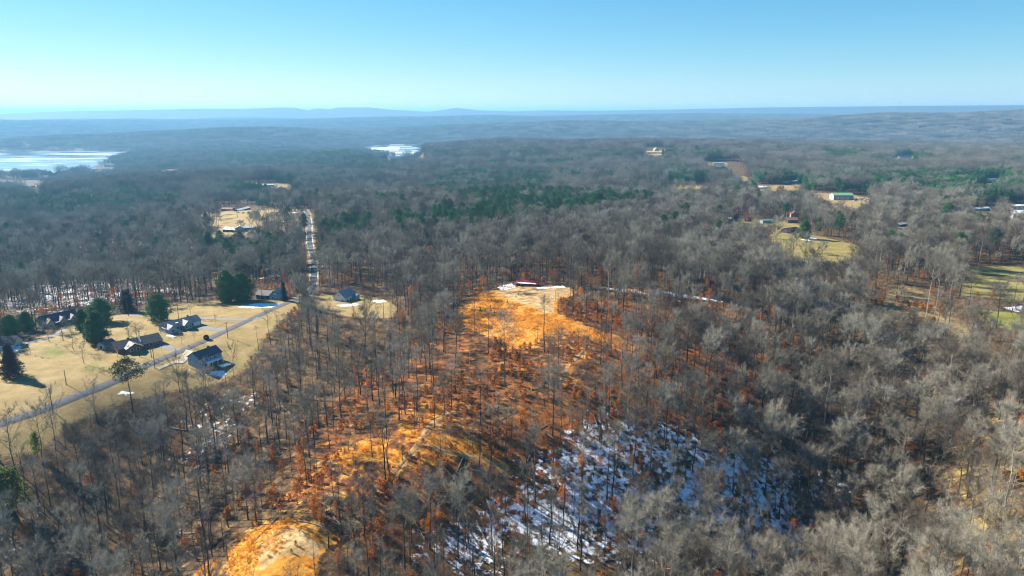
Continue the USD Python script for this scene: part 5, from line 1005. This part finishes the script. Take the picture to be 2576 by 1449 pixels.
# poles, mailboxes, fence, masts
def pole(px, py, hpx, label, arm=True):
    p = P(px, py); h_ = metres(p, hpx) * 1.05; t = thing('utility_pole', p, .6, label=label, category='pole')
    MB().tube([[0, 0, -.4], [0, 0, h_]], [.19, .12], 7).build('post', 'wood_post', t)
    if arm:
        MB().box([0, 0, h_ - .7], [2.4, .12, .14]).build('crossarm', 'wood_post', t)
        for x in (-1.05, 0.0, 1.05): MB().tube([[x, 0, h_ - .62 + (.75 if x == 0 else 0)], [x, 0, h_ - .4 + (.6 if x == 0 else 0)]], .07, 6).build('insulator', 'trim', t)
    return p + [0, 0, h_ - .5]
tops = [pole(133, 1035, 50, 'wooden pole on the far verge of the lane at lower left'), pole(390, 927, 46, 'wooden pole where the concrete drive meets the lane'), pole(573, 851, 38, 'wooden pole beside the lane above the round shrub'), pole(450, 807, 40, 'wooden pole behind the blue grey ranch house'), pole(323, 795, 44, 'wooden pole by the short drive under the broad pine'), pole(159, 857, 24, 'short pole by the gravel lane', False),
        pole(381, 899, 22, 'short lamp pole in front of the brown roofed house', False), pole(167, 968, 32, 'thin pole on the lawn beside the burnt patch', False), pole(1945, 612, 42, 'thin pole left of the maroon barn', False)]
plain('wire', (0.03, 0.03, 0.03))
for i, j, t_ in [(0, 1, 'overhead wire along the lower lane'), (1, 2, 'overhead wire along the upper lane'), (3, 4, 'overhead wire over the lawn behind the ranch house')]:
    u = np.linspace(0, 1, 14)[:, None]; w_ = tops[i] * (1 - u) + tops[j] * u; w_[:, 2] -= 4 * 1.6 * (u * (1 - u))[:, 0]; obj('overhead_wire', MB().tube(w_, .022, 3).mesh(), 'wire', label=t_, category='wire')
for px, py, t_ in [(474, 874, 'mailbox by the lane opposite the two storey house'), (506, 868, 'mailbox above the two storey house'), (400, 912, 'mailbox at the end of the concrete drive'), (594, 826, 'mailbox by the upper lane')]:
    t = thing('mailbox', P(px, py), .5, label=t_, category='mailbox'); MB().box([0, 0, .55], [.12, .12, 1.2]).build('post', 'wood_post', t); MB().box([0, 0, 1.28], [.28, .6, .32]).build('box', 'dark_wall', t)
def rail_fence(A, B, label):
    a, b = P(*A), P(*B); d = b - a; L = float(np.hypot(d[0], d[1])); t = thing('rail_fence', a, math.atan2(d[1], d[0]), label=label, category='fence'); n = max(3, int(L / 3))
    zz = [float(H(a[0] + d[0] * i / n, a[1] + d[1] * i / n)) - a[2] for i in range(n + 1)]
    for i in range(n + 1): MB().box([L * i / n, 0, zz[i] + .6], [.16, .16, 1.5]).build('post', 'wood_post', t)
    for i in range(n):
        for z in (.45, 1.05): MB().tube([[L * i / n, .12, zz[i] + z], [L * (i + 1) / n, .12, zz[i + 1] + z]], .07, 4).build('rail', 'wood_post', t)
rail_fence((1932, 572), (1977, 570), 'brown rail fence left of the maroon barn')
def mast(px, py_base, py_top, D, label, mat='grey_metal', r=1.0):
    d = ray(px, py_base); h_ = math.hypot(d[0], d[1]); D = D * S; x, y = d[0] / h_ * D, d[1] / h_ * D; z0 = float(H(x, y)); dt = ray(px, py_top); z1 = CAM_Z + dt[2] / math.hypot(dt[0], dt[1]) * D
    t = thing('radio_mast', (x, y, z0), label=label, category='mast'); n = max(3, int((z1 - z0) / 12)); zs = np.linspace(0, z1 - z0, n)
    for k in range(3): a = k * 2.09; MB().tube(np.c_[np.cos(a) * r * np.linspace(1, .3, n), np.sin(a) * r * np.linspace(1, .3, n), zs], .22, 4).build('leg', mat, t)
    for i in range(n - 1):
        s0, s1 = 1 - .7 * i / (n - 1), 1 - .7 * (i + 1) / (n - 1); MB().tube([[r * s0, 0, zs[i]], [-.5 * r * s1, .87 * r * s1, zs[i + 1]]], .12, 3).build('brace', mat, t)
mast(2262, 280, 252, 4600, 'thin lattice mast on the far right ridge'); mast(2466, 276, 254, 4650, 'second thin mast nearer the right edge on the ridge'); mast(664, 330, 321, 4200, 'small white tower on the wooded ridge beyond the lake', 'trim', 3.0)
